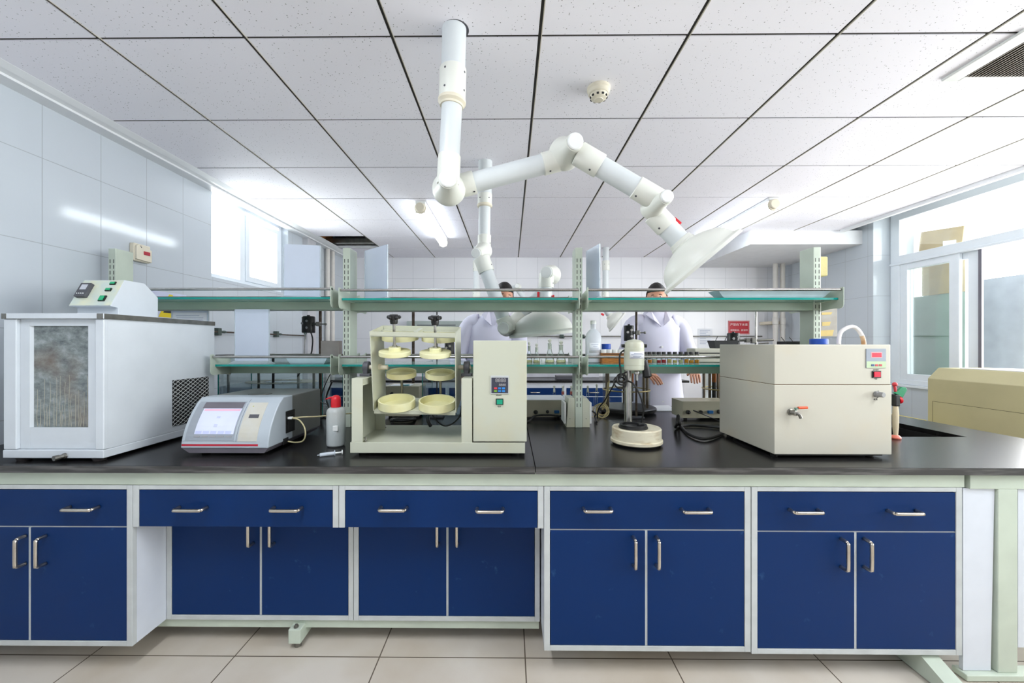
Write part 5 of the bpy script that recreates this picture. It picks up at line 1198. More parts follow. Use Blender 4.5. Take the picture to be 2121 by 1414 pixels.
def stand(px, y, ptop, label, m=None, r=.0065, base=True):
    x = X(px, y); t = thing('rod_stand', label, 'stand', (x, y, ZC), 'rod stands on the back half of the island')
    q = B(); q.cyl((x, y, ZC + (.012 if base else .0005)), (x, y, Z(ptop, y)), r, n=14); q.obj('rod', m or M_RUST, t)
    if base: q = B(); q.box(x - .045, x + .045, y - .028, y + .028, ZC + .0004, ZC + .0125, 0, .003); q.obj('base', M_DGREY, t)
    return t, x
def motor(px, py, y, w, h, label, rodx, dark=M_BLK, clampz=0):
    c = P(px, py, y); t = thing('stirrer_motor', label, 'motor', (c.x, y, c.z - h / 2), 'black stirrer motors clamped to rods')
    q = B(); q.lathe([(w * .48, -h / 2), (w * .5, -h / 2 + .004), (w * .5, h / 2 - .006), (w * .45, h / 2), (w * .12, h / 2 + .001), (w * .12, h / 2 + .008)], c, (0, 0, 1), 20); bo = q.obj('housing', dark, t)
    q = B()
    for s in (-1, 1): q.cyl(c + V((w * .12, -w * .49, s * h * .2)), c + V((w * .12, -w * .56, s * h * .2)), .008, n=12)
    q.cyl(c + V((-w * .25, -w * .47, .006)), c + V((-w * .25, -w * .53, .006)), .008, n=12); q.obj('terminal', M_STEEL, bo)
    q = B(); s = 1 if rodx > c.x else -1; z = c.z + clampz
    q.tube([(c.x + s * w * .3, y - .012, z), ((c.x + rodx) / 2 + s * .01, y - .018, z), (rodx - s * .006, y - .026, z + .002)], .008, 10); q.box(rodx - .013, rodx + .013, y - .036, y - .0105, z - .014, z + .014, 0, .003); q.cyl((rodx, y - .025, z), (rodx + s * .04, y - .025, z), .004, n=10); q.ball((rodx + s * .045, y - .025, z), .008, n=10)
    q.obj('clamp', M_DSTEEL, t)
    return t, c
st, rx = stand(663.5, 2.552, 640, 'rusty rod stand behind the wash bottle', M_RUST, .009)
mt, mc = motor(639, 672, 2.552, .080, .105, 'black stirrer motor hung above the wide tank beside the rusty rod', rx, clampz=.002)
q = B(); q.tube([mc + V((-.015, -.01, -.052)), mc + V((-.018, -.01, -.10)), mc + V((-.022, -.01, -.24))], .003, 8); q.lathe([(.012, 0), (.006, -.014), (.005, -.05)], mc + V((-.015, -.01, -.05)), (0, 0, 1), 12); q.obj('shaft', M_STEEL, mt)
q = B(); q.tube([mc + V((.025, -.02, -.05)), mc + V((.036, -.02, -.09)), mc + V((.034, -.02, -.14)), mc + V((.02, -.02, -.20)), mc + V((-.06, -.02, -.33))], .0045, 8); q.obj('lead', M_CORD, mt)
st, rx2 = stand(856, 2.785, 640, 'rusty rod stand behind the shaker frame', M_RUST, .010)
motor(931, 722, 2.56, .062, .085, 'black stirrer motor behind the right clamping disc of the shaker', X(905, 2.56))
stand(905, 2.56, 640, 'thin black rod stand behind the star knobs of the shaker', M_BLK, .004)
st, rx3 = stand(1318, 2.54, 640, 'rusty rod stand behind the cream stirrer', M_RUST, .007)
motor(1302.5, 690, 2.54, .062, .098, 'black motor clamped to a rod right above the cream stirrer', rx3, clampz=.003)
st, rx4 = stand(1565.5, 2.60, 640, 'thin chrome rod stand behind the heating bath', M_STEEL, .007)
motor(1519, 703, 2.60, .075, .085, 'black motor with a clamp arm below the red sign', rx4 - .07, clampz=-.005)
q = B(); c = P(1572, 705, 2.57); q.cyl(c + V((-.05, 0, 0)), c + V((.09, 0, .004)), .008, n=12); q.box(c.x - .05, c.x - .02, c.y - .012, c.y + .012, c.z - .018, c.z + .018, 0, .003); q.cyl(c + V((0, 0, -.02)), c + V((.06, 0, -.016)), .004, n=8)
tag(q.obj('clamp_arm', M_DSTEEL), 'steel clamp arm reaching right of the motor below the red sign', 'clamp')
def controller(pl, pr, pt, pb, y, depth, label, paper=False, plugs=()):
    x0, x1 = X(pl, y), X(pr, y); zb, zt = ZC + .014, Z(pt, y)
    t = thing('control_box', label, 'control box', ((x0 + x1) / 2, y + depth / 2, ZC), 'beige control boxes on the back half of the island')
    q = B(); q.box(x0, x1, y, y + depth, zb, zt, 0, .002); bo = q.obj('case', mat('beige_grey_case', (186, 180, 158), .4, var=.03), t)
    for xx in (x0 + .03, x1 - .03):
        for yy in (y + .03, y + depth - .03): q = B(); q.cyl((xx, yy, ZC + .0003), (xx, yy, zb + .001), .011, n=12); q.obj('foot', M_RUB, t)
    for px, py, k in plugs:
        p = P(px, py, y)
        q = B()
        if k == 'cable':
            q.lathe([(.013, 0), (.013, .012), (.006, .022)], p, (.3, -1, 0), 12)
        elif k == 'blue': q.box(p.x - .016, p.x + .014, y - .02, y - .0002, p.z - .009, p.z + .009, 0, .003)
        else: q.lathe([(.010, 0), (.010, .010), (.007, .014)], p, (0, -1, 0), 14)
        q.obj({'cable': 'cable_plug', 'blue': 'data_plug', 'knob': 'fuse_knob'}[k], mat('blue_plug', (20, 96, 160), .4) if k == 'blue' else M_BLK, bo)
    return t, (x0, x1, zt)
t, (x0, x1, zt_) = controller(1062, 1169, 829, 866, 2.50, .26, 'beige control box behind the control tower of the shaker', plugs=((1109, 853, 'cable'), (1134, 852, 'knob'), (1153, 852, 'blue')))
q = B(); q.box(x0 + .02, x1 + .01, 2.505, 2.74, zt_ + .0005, zt_ + .004); tag(q.obj('paper_sheet', M_PAPER), 'white paper sheets lying on the control box by the power sockets', 'paper')
controller(1413.5, 1515, 830.5, 866, 2.47, .165, 'beige control box behind the heating bath, left side showing', plugs=((1424, 853, 'cable'), (1451, 852.5, 'knob'), (1470, 852.5, 'blue'), (1488, 852, 'cable')))
t, (x0, x1, zt_) = controller(796, 868, 800, 850, 2.52, .2, 'beige control box seen through the lower frame of the shaker', plugs=((812, 815, 'knob'),))
q = B(); q.box(x0 + .03, x0 + .16, 2.525, 2.64, zt_ + .0005, zt_ + .003); q.box(x0 + .11, x0 + .15, 2.53, 2.56, zt_ + .003, zt_ + .008, 1); tag(q.obj('paper_sheet', [M_PAPER, mat('teal_eraser', (60, 150, 160), .5)]), 'white note on the control box behind the shaker dishes', 'paper')
# round glass viscometer baths
def jar(px, y, R, h, label, amber):
    x = X(px, y); t = thing('round_bath', label, 'glass bath', (x, y, ZC), 'round glass viscosity baths on the island')
    q = B(); q.lathe([(R + .035, .012), (R + .040, .018), (R + .040, .034), (R + .030, .040), (R - .002, .040)], (x, y, ZC), n=48); ba = q.obj('base_ring', M_BLK, t)
    for k in range(3): a = k * 2 * PI / 3 - PI / 2; q = B(); q.cyl((x + math.cos(a) * R, y + math.sin(a) * R, ZC + .0003), (x + math.cos(a) * R, y + math.sin(a) * R, ZC + .0125), .016, n=12); q.obj('foot', M_RUB, ba)
    q = B(); q.lathe([(R, .041), (R, h)], (x, y, ZC), n=48, cap0=False, cap1=False); q.obj('glass_wall', M_TANKG, t)
    q = B(); q.lathe([(R + .006, h), (R + .008, h + .004), (R + .008, h + .016), (.001, h + .018)], (x, y, ZC), n=48); q.obj('lid', M_DGREY, t)
    q = B(); q.torus((x, y, ZC + h * .42), R * .985, .005, (0, 0, 1), n=40, k=6); q.obj('middle_ring', mat('brass_ring', (176, 160, 110), .35, .6), t)
    for k in range(6):
        a = k * PI / 3 + .35; q = B(); q.cyl((x + math.cos(a) * R * .93, y + math.sin(a) * R * .93, ZC + .041), (x + math.cos(a) * R * .93, y + math.sin(a) * R * .93, ZC + h), .009, n=12); q.obj('support_rod', mat('bronze_rod', (124, 108, 90), .35, .7), t)
    for k in range(amber):
        xx = x + (k - (amber - 1) / 2) * .05 - (.045 if amber > 1 else -.02); yy = y - R * .35
        q = B(); q.cyl((xx, yy, ZC + h * .55), (xx, yy, ZC + h), .014, n=14); q.obj('amber_tube', mat('amber_tube', (190, 104, 40), .3, var=.1), t)
        q = B(); q.cyl((xx, yy, ZC + .08), (xx, yy, ZC + h * .55), .013, n=14); q.obj('dark_tube', mat('dark_tube', (56, 52, 50), .4), t)
    return t
jar(1297, 2.78, .158, .37, 'round glass viscosity bath on a black ring behind the cream stirrer', 1)
jar(1500, 2.80, .140, .38, 'round glass bath with amber tubes beside the heating bath', 3)
# tall glass tubes
for i, (px, lab, c) in enumerate(((1148, 'stoppered glass tube above the control box, farthest from the post', None), (1166, 'red-banded glass tube left of the socket box', (196, 110, 100)), (1183.5, 'red-banded glass tube just left of the third post', (196, 110, 100)), (1217.5, 'stoppered glass tube just right of the third post', None), (1236, 'tallest stoppered glass tube right of the third post', None))):
    y = 2.93 if i == 4 else 2.82; x = X(px, y); t = thing('glass_tube', lab, 'glass tube', (x, y, ZC), 'tall stoppered glass tubes behind the post')
    q = B(); q.lathe([(.016, .0003), (.016, .006), (.0085, .010), (.0085, .135), (.0105, .138)], (x, y, ZC), n=14); bo = q.obj('body', M_GLASSW, t)
    q = B(); q.lathe([(.007, .13), (.0075, .150), (.004, .154), (.009, .165), (.009, .172), (.004, .178)], (x, y, ZC), n=14); q.obj('stopper', mat('frosted_stopper', (216, 218, 206), .4), t)
    if c: q = B(); q.lathe([(.009, .115), (.0095, .117), (.0095, .135), (.009, .137)], (x, y, ZC), n=14); q.obj('band', mat('salmon_band', c, .5), bo)
q = B(); p = P(1368, 846, 2.9); q.hexa([V((p.x - .07, 2.80, ZC + .0004)), V((p.x + .09, 2.80, ZC + .0004)), V((p.x + .09, 2.98, ZC + .0004)), V((p.x - .07, 2.98, ZC + .0004)), V((p.x - .07, 2.80, ZC + .006)), V((p.x + .09, 2.80, ZC + .004)), V((p.x + .09, 2.98, ZC + .016)), V((p.x - .07, 2.98, ZC + .012))]); tag(q.obj('paper_sheet', M_PAPER), 'white paper lying on the worktop beside the round glass bath', 'paper')
# cables lying about
def cable(label, pts, r, m=None, group=None, name='cable'):
    q = B(); q.tube(pts, r, 8); return tag(q.obj(name, m or M_CORD), label, 'cable', group)
def on(px, py, h=.005): 
    y = (ZCAM - ZC - h) * F / (py - CYP); p = P(px, py, y); p.z = ZC + h; return p
r_ = .0075
cable('thick black cable looping on the worktop left of the heating bath', [on(1500, 886, .009), on(1460, 881, .011), on(1425, 880, .011), on(1400, 884, .011), V((X(1402, 2.10), 2.10, ZC + .05)), V((X(1405, 2.14), 2.14, ZC + .09)), V((X(1408, 2.10), 2.10, ZC + .05)), on(1406, 876, .014), on(1425, 897, .011), on(1460, 908, .011), on(1499, 896.5, .009)], r_)
cable('thin black cable from the control box to the heating bath', [V((X(1436, 2.42), 2.42, ZC + .07)), V((X(1456, 2.38), 2.38, ZC + .055)), on(1478, 866, .02), on(1500, 876, .006)], .004)
cable('black cable on the worktop in front of the control box by the sockets', [on(1080, 874, .01), on(1096, 871, .008), V((X(1108, 2.45), 2.45, ZC + .03)), V((X(1138, 2.46), 2.46, ZC + .034)), V((X(1162, 2.45), 2.45, ZC + .03)), V((X(1166, 2.42), 2.42, ZC + .06))], .006)
q = B(); c = on(1247, 858, .02)
for k in range(5): q.torus(c + V((random.uniform(-.015, .02), random.uniform(-.02, .02), .016 + .004 * k)), .035 + .004 * (k % 3), .003, (random.uniform(-.5, .5), -1, random.uniform(.2, .9)), n=24, k=6)
q.tube([c + V((.0, 0, .03)), c + V((.03, .02, .12)), c + V((.05, .05, .20))], .003, 6); q.tube([c + V((.005, 0, .03)), c + V((.04, .02, .12)), c + V((.058, .05, .21))], .003, 6); q.tube([c + V((-.01, 0, .0)), c + V((-.06, .0, -.015)), c + V((-.09, .02, -.012))], .003, 6)
tag(q.obj('cord_coil', mat('cream_cord', (206, 190, 140), .6)), 'coil of cream cord on the worktop right of the socket box', 'cord')
cable('black lead from the right socket box across the worktop', [V((X(1226, 2.33), 2.33, ZC + .08)), V((X(1234, 2.30), 2.30, ZC + .07)), on(1232, 862, .02), on(1236, 874, .008)], .005)
cable('black lead hanging down behind the wash bottle', [P(688, 790, 2.42), P(676, 822, 2.42), P(681, 845, 2.38), P(672, 862, 2.3), on(664, 868, .006)], .005)
cable('grey braided lead hanging from the left bracket behind the wash bottle', [P(684, 775, 2.3), P(672, 800, 2.4), P(664, 830, 2.45), P(676, 836, 2.42), P(690, 850, 2.4), on(700, 862, .006)], .003, M_DSTEEL)
q = B(); 
for k in range(4): q.torus(on(835, 868, .008 + .006 * k), .075 - .006 * k, .005, (0, .15 * (k % 2), 1), n=30, k=6)
tag(q.obj('cable_coil', M_CORD), 'coil of black cable on the worktop behind the shaker tray', 'cable')
q = B(); p = on(722, 868, .02); q.lathe([(.02, 0), (.024, .01), (.024, .08), (.018, .09)], p + V((-.03, 0, .012)), (1, .3, 0), 16); tag(q.obj('red_canister', M_REDD), 'red plastic canister lying behind the wash bottle', 'canister')

# ================================================================== left wall, back wall and right side
def wall_left_box(y0, y1, z0, z1, d): return (XL, XL + d, y0, y1, z0, z1)
q = B(); q.box(XL, XL + .06, 4.58, 4.78, 0, CEIL - .03); struct(q.obj('trim_5', mat('grey_trunking', (196, 196, 200), .5)), 'grey vertical trunking on the left wall')
for k, yy in enumerate((5.12, 5.26)):
    q = B(); q.cyl((XL + .045, yy, .0), (XL + .045, yy, CEIL), .028, n=16); tag(q.obj('wall_pipe', mat('off_white_pvc', (220, 216, 210), .45)), ('cream vertical pipe on the left wall past the window', 'cream vertical pipe nearest the back corner on the left wall')[k], 'pipe', 'pipes on the left wall')
t = thing('gas_pipe', 'thin brown gas pipe with valves along the left wall', 'pipe', (XL + .03, 3.6, 1.388))
q = B(); q.cyl((XL + .03, 2.6, 1.388), (XL + .03, 4.58, 1.384), .0065, n=10); q.obj('pipe', M_RUST, t)
for yy in (3.22, 4.03): q = B(); q.box(XL, XL + .04, yy - .02, yy + .02, 1.358, 1.418, 0, .004); q.lathe([(.010, 0), (.012, .04), (.007, .06)], (XL + .03, yy + .02, 1.388), (0, 1, 0), 12); q.obj('valve', mat('dark_green_valve', (70, 84, 78), .5), t)
t = thing('warning_placard', 'white placard with a yellow and black warning triangle on the left wall', 'sign', (XL + .003, 2.79, 1.40))
q = B(); q.box(XL + .0005, XL + .003, 2.60, 2.925, 1.375, 1.648); pl = q.obj('board', mat('lavender_white_board', (206, 210, 232), .5), t)
q = B(); yc, zc2, s = 2.79, 1.635, .10
q.prism([(yc - s, zc2 - s * 1.62), (yc + s, zc2 - s * 1.62), (yc + .014, zc2), (yc - .014, zc2)], 'x', XL + .003, XL + .0036, 0); q.box(XL + .003, XL + .0036, 2.61, 2.92, 1.385, 1.452); q.obj('yellow_marks', mat('warning_yellow', (232, 206, 20), .5), pl)
q = B(); s2 = .062; q.prism([(yc - s2, zc2 - .03 - s2 * 1.62), (yc + s2, zc2 - .03 - s2 * 1.62), (yc + .006, zc2 - .03), (yc - .006, zc2 - .03)], 'x', XL + .0036, XL + .0042, 0); q.box(XL + .0036, XL + .0042, 2.61, 2.92, 1.395, 1.428); q.obj('black_marks', M_INK, pl)
# back wall: pipe with taps, notice, red sign, drain pipes, grey box
t = thing('gas_pipe', 'thin grey gas pipe with small valves along the back wall', 'pipe', (.9, YB - .03, 1.398))
q = B(); q.cyl((-1.9, YB - .03, 1.398), (3.6, YB - .03, 1.398), .009, n=10); q.obj('pipe', M_DSTEEL, t)
for px in (1164, 1207): q = B(); xx = X(px, 5.72); q.box(xx - .028, xx + .028, YB - .055, YB - .002, 1.37, 1.425, 0, .006); q.ball((xx + .02, YB - .06, 1.385), .018, n=10); q.obj('valve', mat('dark_green_valve', (70, 84, 78), .5), t)
a, c = P(1445, 720, YB), P(1475, 680, YB); t = thing('notice_sign', 'white printed notice on the back wall left of the red sign', 'notice', ((a.x + c.x) / 2, YB - .002, a.z))
q = B(); q.box(a.x, c.x, YB - .003, YB - .0005, a.z, c.z); pp = q.obj('paper', M_PAPER, t)
q = B()
for k in range(9): z = c.z - .03 - k * .024; q.box(a.x + .03, c.x - .03 - .03 * (k % 3), YB - .0035, YB - .003, z, z + .006)
q.obj('print', mat('faint_print', (160, 168, 196), .7), pp)
a, c = P(1508, 692, YB), P(1552, 664, YB); t = thing('red_sign', 'red sign with two lines of white writing on the back wall', 'sign', ((a.x + c.x) / 2, YB - .004, a.z))
q = B(); q.box(a.x, c.x, YB - .006, YB - .0005, a.z, c.z, 0, .001); pp = q.obj('board', mat('sign_red', (186, 6, 34), .4), t)
w_, h_ = c.x - a.x, c.z - a.z; xm = (a.x + c.x) / 2
q = B(); q.text('严禁向下水道', w_ * .138, facing((xm, YB - .0066, a.z + h_ * .70)), 0, .0003); q.text('倾倒废油、废溶剂!', w_ * .100, facing((xm + .004, YB - .0066, a.z + h_ * .29)), 0, .0003)
e = .006
for x0, x1, z0, z1 in ((a.x + e, c.x - e, a.z + e, a.z + e + .003), (a.x + e, c.x - e, c.z - e - .003, c.z - e), (a.x + e, a.x + e + .003, a.z + e, c.z - e), (c.x - e - .003, c.x - e, a.z + e, c.z - e)): q.box(x0, x1, YB - .0066, YB - .006, z0, z1)
q.obj('white_lettering', mat('sign_white', (246, 236, 236), .5), pp)
for px, lab in ((1606, 'white drain pipe on the back wall nearer the red sign'), (1621, 'white drain pipe on the back wall nearer the right corner')):
    x = X(px, 5.50); t = thing('drain_pipe', lab, 'pipe', (x, 5.50, 0), 'drain pipes on the back wall')
    q = B(); q.cyl((x, 5.50, .0), (x, 5.50, 2.385), .030, n=20); q.obj('pipe', mat('off_white_pvc', (220, 216, 210), .45), t)
    q = B(); q.lathe([(.034, 0), (.037, .004), (.037, .09), (.034, .094)], (x, 5.50, Z(672, 5.5)), n=20); q.lathe([(.034, 0), (.034, .05)], (x, 5.50, Z(680, 5.5)), n=20); q.obj('coupling', mat('off_white_pvc', (220, 216, 210), .45), t)
    q = B(); q.box(x - .045, x + .045, 5.53, YB, Z(671, 5.5), Z(665, 5.5), 0, .004); q.obj('bracket', M_WARMW, t)
a, c = P(843, 676, 5.7), P(966, 664.5, 5.7)
t = thing('wall_box', 'flat grey-green box on the back wall seen above the shaker', 'box', ((a.x + c.x) / 2, 5.72, a.z)); q = B(); q.box(a.x, c.x, 5.68, YB, a.z, c.z, 0, .004); q.obj('case', mat('grey_green_case', (170, 180, 176), .4), t)
q = B(); q.box(a.x + .15, c.x - .15, 5.676, 5.68, a.z + .012, a.z + .024); q.obj('slot', M_DGREY, t)
# bench along the back wall
YW = 5.15
q = B(); q.box(XL + .02, 2.3, YW, YB - .002, ZC - .028, ZC, 0, .003); tag(q.obj('countertop', M_BLACK), 'black worktop of the bench along the back wall', 'countertop')
edges = [-2.34, -1.58, -.81, -.05, .707, 1.47, 2.23]
names = ('blue wall-bench cupboard in the far left corner', 'blue wall-bench cupboard second from the left corner', 'blue wall-bench cupboard behind the white-coated person', 'blue wall-bench cupboard seen left of the third post', 'blue wall-bench cupboard seen right of the third post', 'blue wall-bench cupboard at the right end of the back bench')
for i, (a, c) in enumerate(zip(edges, edges[1:])):
    t = thing('wall_cabinet', names[i], 'cabinet', ((a + c) / 2, 5.4, 0), 'blue cupboards of the back wall bench')
    q = B(); q.box(a + .001, c - .001, YW + .04, YB - .01, .08, ZC - .029, 0); q.box(a + .02, c - .02, YW + .08, YB - .03, 0.0005, .08); q.obj('carcass', M_WPAN, t)
    q = B(); q.box(a + .025, c - .025, YW + .032, YW + .0395, .615, ZC - .10, 0, .001); d = q.obj('drawer', M_BLUE, t)
    q = B(); xm = (a + c) / 2; q.tube([(xm - .06, YW + .032, .665), (xm - .055, YW + .005, .665), (xm + .055, YW + .005, .665), (xm + .06, YW + .032, .665)], .006, 8, smooth=1); q.obj('handle', M_NICKEL, d)
    for u, v in ((a + .025, xm - .003), (xm + .003, c - .025)):
        q = B(); q.box(u, v, YW + .032, YW + .0395, .10, .605, 0, .001); d = q.obj('door', M_BLUE, t)
q = B(); x0, x1 = X(1152, 5.3), X(1190, 5.3); q.box(x0, x1, 5.25, 5.45, ZC + .0005, ZC + .05, 0, .006); tag(q.obj('flat_case', M_DGREY), 'flat dark grey case lying on the back wall bench', 'case')
q = B(); q.box(-.2, 1.25, YB - .16, YB - .004, ZC + .0005, ZC + .085, 0, .004); tag(q.obj('trunking_box', mat('lilac_grey_trunking', (206, 206, 214), .45)), 'long pale grey trunking box at the back of the wall bench', 'trunking')
# right: big instrument by the window and yellow bin
IX, IY1 = 3.5, 3.386
t = thing('floor_instrument', 'large olive-beige chamfered instrument by the right window', 'instrument', (3.75, 2.3, 0))
M_OLIVE = mat('olive_beige_enamel', (186, 178, 138), .35, var=.03, scale=4)
zc1, zc2_ = ZCAM - .288, ZCAM - .199
q = B(); q.prism([(IX, .02), (IX, zc1), (IX + .087, zc2_), (4.0, zc2_), (4.0, .02)], 'y', 1.0, IY1, 0, .004); bo = q.obj('case', M_OLIVE, t)
q = B(); zz = ZCAM - .474; q.box(IX - .0006, IX + .001, 1.05, IY1 - .04, zz - .0015, zz + .0015); q.box(IX - .0006, IX + .001, IY1 - .042, IY1 - .039, .1, zz); q.obj('seam', mat('dark_olive_seam', (90, 84, 60), .7), bo)  # seam lines in a darker olive than the case
q = B(); q.box(IX + .10, 3.98, 1.1, IY1 - .15, zc2_ + .0004, zc2_ + .006, 0, .003); q.obj('top_plate', mat('pale_top_plate', (222, 222, 220), .3), t)
t = thing('yellow_bin', 'yellow bin behind the olive instrument near the window', 'bin', (3.33, 3.62, 0))
q = B(); q.hexa([V((3.14, 3.52, .0005)), V((3.54, 3.52, .0005)), V((3.54, 3.80, .0005)), V((3.14, 3.80, .0005)), V((3.10, 3.48, .60)), V((3.58, 3.48, .60)), V((3.58, 3.84, .60)), V((3.10, 3.84, .60))]); q.obj('bin_body', mat('yellow_plastic', (236, 214, 40), .4), t)
q = B(); q.box(3.09, 3.59, 3.47, 3.85, .60, .635, 0, .01); q.obj('lid', mat('yellow_plastic', (236, 214, 40), .4), t)
# ================================================================== two people in white coats
M_SKIN = mat('skin', (206, 150, 122), .5, var=.03)
M_HAIR = mat('black_hair', (30, 26, 26), .5, var=.1, scale=60)
M_COAT = mat('white_lab_coat', (214, 214, 232), .75, var=.02, scale=6)
M_TROU = mat('dark_trousers', (50, 54, 68), .8)
def skinned(verts, edges, root):
    """skin-modifier surface grown on a joint skeleton"""
    names = list(verts); idx = {n: i for i, n in enumerate(names)}
    me = bpy.data.meshes.new('skeleton'); me.from_pydata([verts[n][0] for n in names], [(idx[a], idx[b]) for a, b in edges], [])
    o = bpy.data.objects.new('skeleton', me); COL.objects.link(o)
    o.modifiers.new('s', 'SKIN'); sub = o.modifiers.new('u', 'SUBSURF'); sub.levels = sub.render_levels = 2
    if not me.skin_vertices: me.skin_vertices.new()
    for n in names:
        sv = me.skin_vertices[0].data[idx[n]]; r = verts[n][1]; sv.radius = r if isinstance(r, tuple) else (r, r); sv.use_root = (n == root)
    dg = bpy.context.evaluated_depsgraph_get(); dg.update()
    m2 = bpy.data.meshes.new_from_object(o.evaluated_get(dg)); bpy.data.objects.remove(o); bpy.data.meshes.remove(me); return m2
def person(label, x, y, H, head_dx, turn, hands):
    t = thing('person', label, 'person', (x, y, 0))
    s = H / 1.72
    def p(a, b_, c): return (x + a * s, y + b_ * s, c * s)
    hx = head_dx
    Vt = {'pel': (p(0, 0, .95), (.14, .11)), 'wa': (p(hx * .15, 0, 1.08), (.135, .10)), 'ch': (p(hx * .35, .012, 1.27), (.125, .078)), 'sh': (p(hx * .5, .012, 1.385), (.085, .055)), 'ne': (p(hx * .7, -.008, 1.475), (.055, .055)), 'hd': (p(hx * .92, -.035, 1.56), (.055, .055))}
    E_ = [('pel', 'wa'), ('wa', 'ch'), ('ch', 'sh'), ('sh', 'ne'), ('ne', 'hd')]
    for sd, k in ((-1, 'l'), (1, 'r')):
        hp = hands[0] if sd < 0 else hands[1]
        Vt.update({'s' + k: (p(sd * .17 + hx * .45, -.01, 1.38), .058), 'e' + k: (p(sd * .25 + hx * .3, -.07, 1.12), .043), 'w' + k: (p(hp[0], hp[1], hp[2]), .028)})
        d = (V((hp[0], hp[1], hp[2])) - V((sd * .25 + hx * .3, -.07, 1.12))).normalized()
        side = V((1, 0, 0)) * (-sd); pm = V(hp) + d * .055
        Vt['p' + k] = (p(*pm), (.038, .016))
        E_ += [('sh', 's' + k), ('s' + k, 'e' + k), ('e' + k, 'w' + k), ('w' + k, 'p' + k)]
        for f, (off, ln) in enumerate(((-.030, .062), (-.010, .074), (.011, .070), (.030, .055))):
            b0 = V(hp) + d * .085 + V((1, 0, 0)) * off; m1 = b0 + d * ln * .5 + V((0, 0, -.010)); m2 = b0 + d * ln * .85 + V((0, 0, -.032))
            Vt['f%d0%s' % (f, k)] = (p(*b0), .0095); Vt['f%d1%s' % (f, k)] = (p(*m1), .0085); Vt['f%d2%s' % (f, k)] = (p(*m2), .007)
            E_ += [('p' + k, 'f%d0%s' % (f, k)), ('f%d0%s' % (f, k), 'f%d1%s' % (f, k)), ('f%d1%s' % (f, k), 'f%d2%s' % (f, k))]
        t0 = V(hp) + d * .03 + side * .036; t1 = t0 + d * .035 + side * .016 + V((0, 0, -.012))
        Vt['t0' + k] = (p(*t0), .011); Vt['t1' + k] = (p(*t1), .0085); E_ += [('w' + k, 't0' + k), ('t0' + k, 't1' + k)]
        Vt.update({'h' + k: (p(sd * .09, 0, .88), (.09, .10)), 'k' + k: (p(sd * .10, -.015, .49), .058), 'a' + k: (p(sd * .105, .02, .09), .040), 'to' + k: (p(sd * .115, -.13, .035), (.040, .030))})
        E_ += [('pel', 'h' + k), ('h' + k, 'k' + k), ('k' + k, 'a' + k), ('a' + k, 'to' + k)]
    Vt = {n: (v[0], tuple(r * s for r in v[1]) if isinstance(v[1], tuple) else v[1] * s) for n, v in Vt.items()}
    me = skinned(Vt, E_, 'pel')
    q = B(); q.bm.from_mesh(me); bpy.data.meshes.remove(me)
    for f in q.bm.faces: f.smooth = True
    # head: shaped sphere with brow, nose, lips, chin, ears
    hc = V(p(hx * 1.0, -.045, 1.60)); tilt = Matrix.Rotation(turn[1], 4, 'Y') @ Matrix.Rotation(turn[2], 4, 'X') @ Matrix.Rotation(turn[0], 4, 'Z')
    T = Matrix.Translation(hc) @ tilt
    def shape(v):
        d = v.normalized(); a = math.atan2(d.x, -d.y)                       # 0 = straight ahead
        r = V((d.x * .074, d.y * .092, d.z * .113))
        if d.z < 0: r.x *= 1 - .30 * (-d.z) ** 1.4; r.y *= 1 - .12 * (-d.z) ** 2
        fr = max(0, -d.y)
        nose = math.exp(-(d.x / .13) ** 2 - ((d.z + .14) / .20) ** 2) * fr; r.y -= .020 * nose
        brow = math.exp(-((d.z - .16) / .10) ** 2) * fr * (1 if abs(d.x) < .6 else .3); r.y -= .004 * brow
        eye = math.exp(-((abs(d.x) - .36) / .15) ** 2 - ((d.z - .02) / .09) ** 2) * fr; r.y += .007 * eye
        lip = math.exp(-(d.x / .22) ** 2 - ((d.z + .50) / .09) ** 2) * fr; r.y -= .006 * lip
        chin = math.exp(-(d.x / .25) ** 2 - ((d.z + .86) / .16) ** 2) * fr; r.y -= .014 * chin
        return r * s
    rr = bmesh.ops.create_uvsphere(q.bm, u_segments=48, v_segments=36, radius=1)
    for v in rr['verts']: v.co = T @ shape(v.co)
    for f in {f for v in rr['verts'] for f in v.link_faces}: f.smooth = True
    for sd in (-1, 1):
        r2 = bmesh.ops.create_uvsphere(q.bm, u_segments=14, v_segments=10, radius=1)
        for v in r2['verts']: v.co = T @ (V((sd * .076 + v.co.x * .010, v.co.y * .018 + .008, v.co.z * .030 - .004)) * s)
        for f in {f for v in r2['verts'] for f in v.link_faces}: f.smooth = True
    body = q.obj('body', M_SKIN, t)
    for sd in (-1, 1):
        q = B(); q.ball((0, 0, 0), .0115 * s, n=14); q.xf(T @ Matrix.Translation(V((sd * .029, -.0765, .003)) * s)); ey = q.obj('eye', M_WHITEP, t)
        q = B(); q.ball((0, 0, 0), .006 * s, n=10, sc=(1, .5, 1)); q.xf(T @ Matrix.Translation(V((sd * .029, -.0865, .002)) * s)); q.obj('iris', M_BLK, ey)
        q = B(); q.tube([T @ (V((sd * (.014 + .012 * k), -.0905 + .004 * abs(k - 1) , .021 + .003 * (1 - abs(k - 1)))) * s) for k in range(3)], .0022 * s, 6); q.obj('eyebrow', M_HAIR, t)
    q = B(); q.tube([T @ (V((-.022 + .011 * k, -.0855 - .004 * (1 - abs(k - 2) / 2), -.056 + .002 * abs(k - 2))) * s) for k in range(5)], lambda u: (.002 + .0035 * math.sin(PI * u)) * s, 8); q.obj('lips', mat('lips', (170, 96, 88), .5), t)
    q = B(); rr = bmesh.ops.create_uvsphere(q.bm, u_segments=40, v_segments=30, radius=1); kill = []
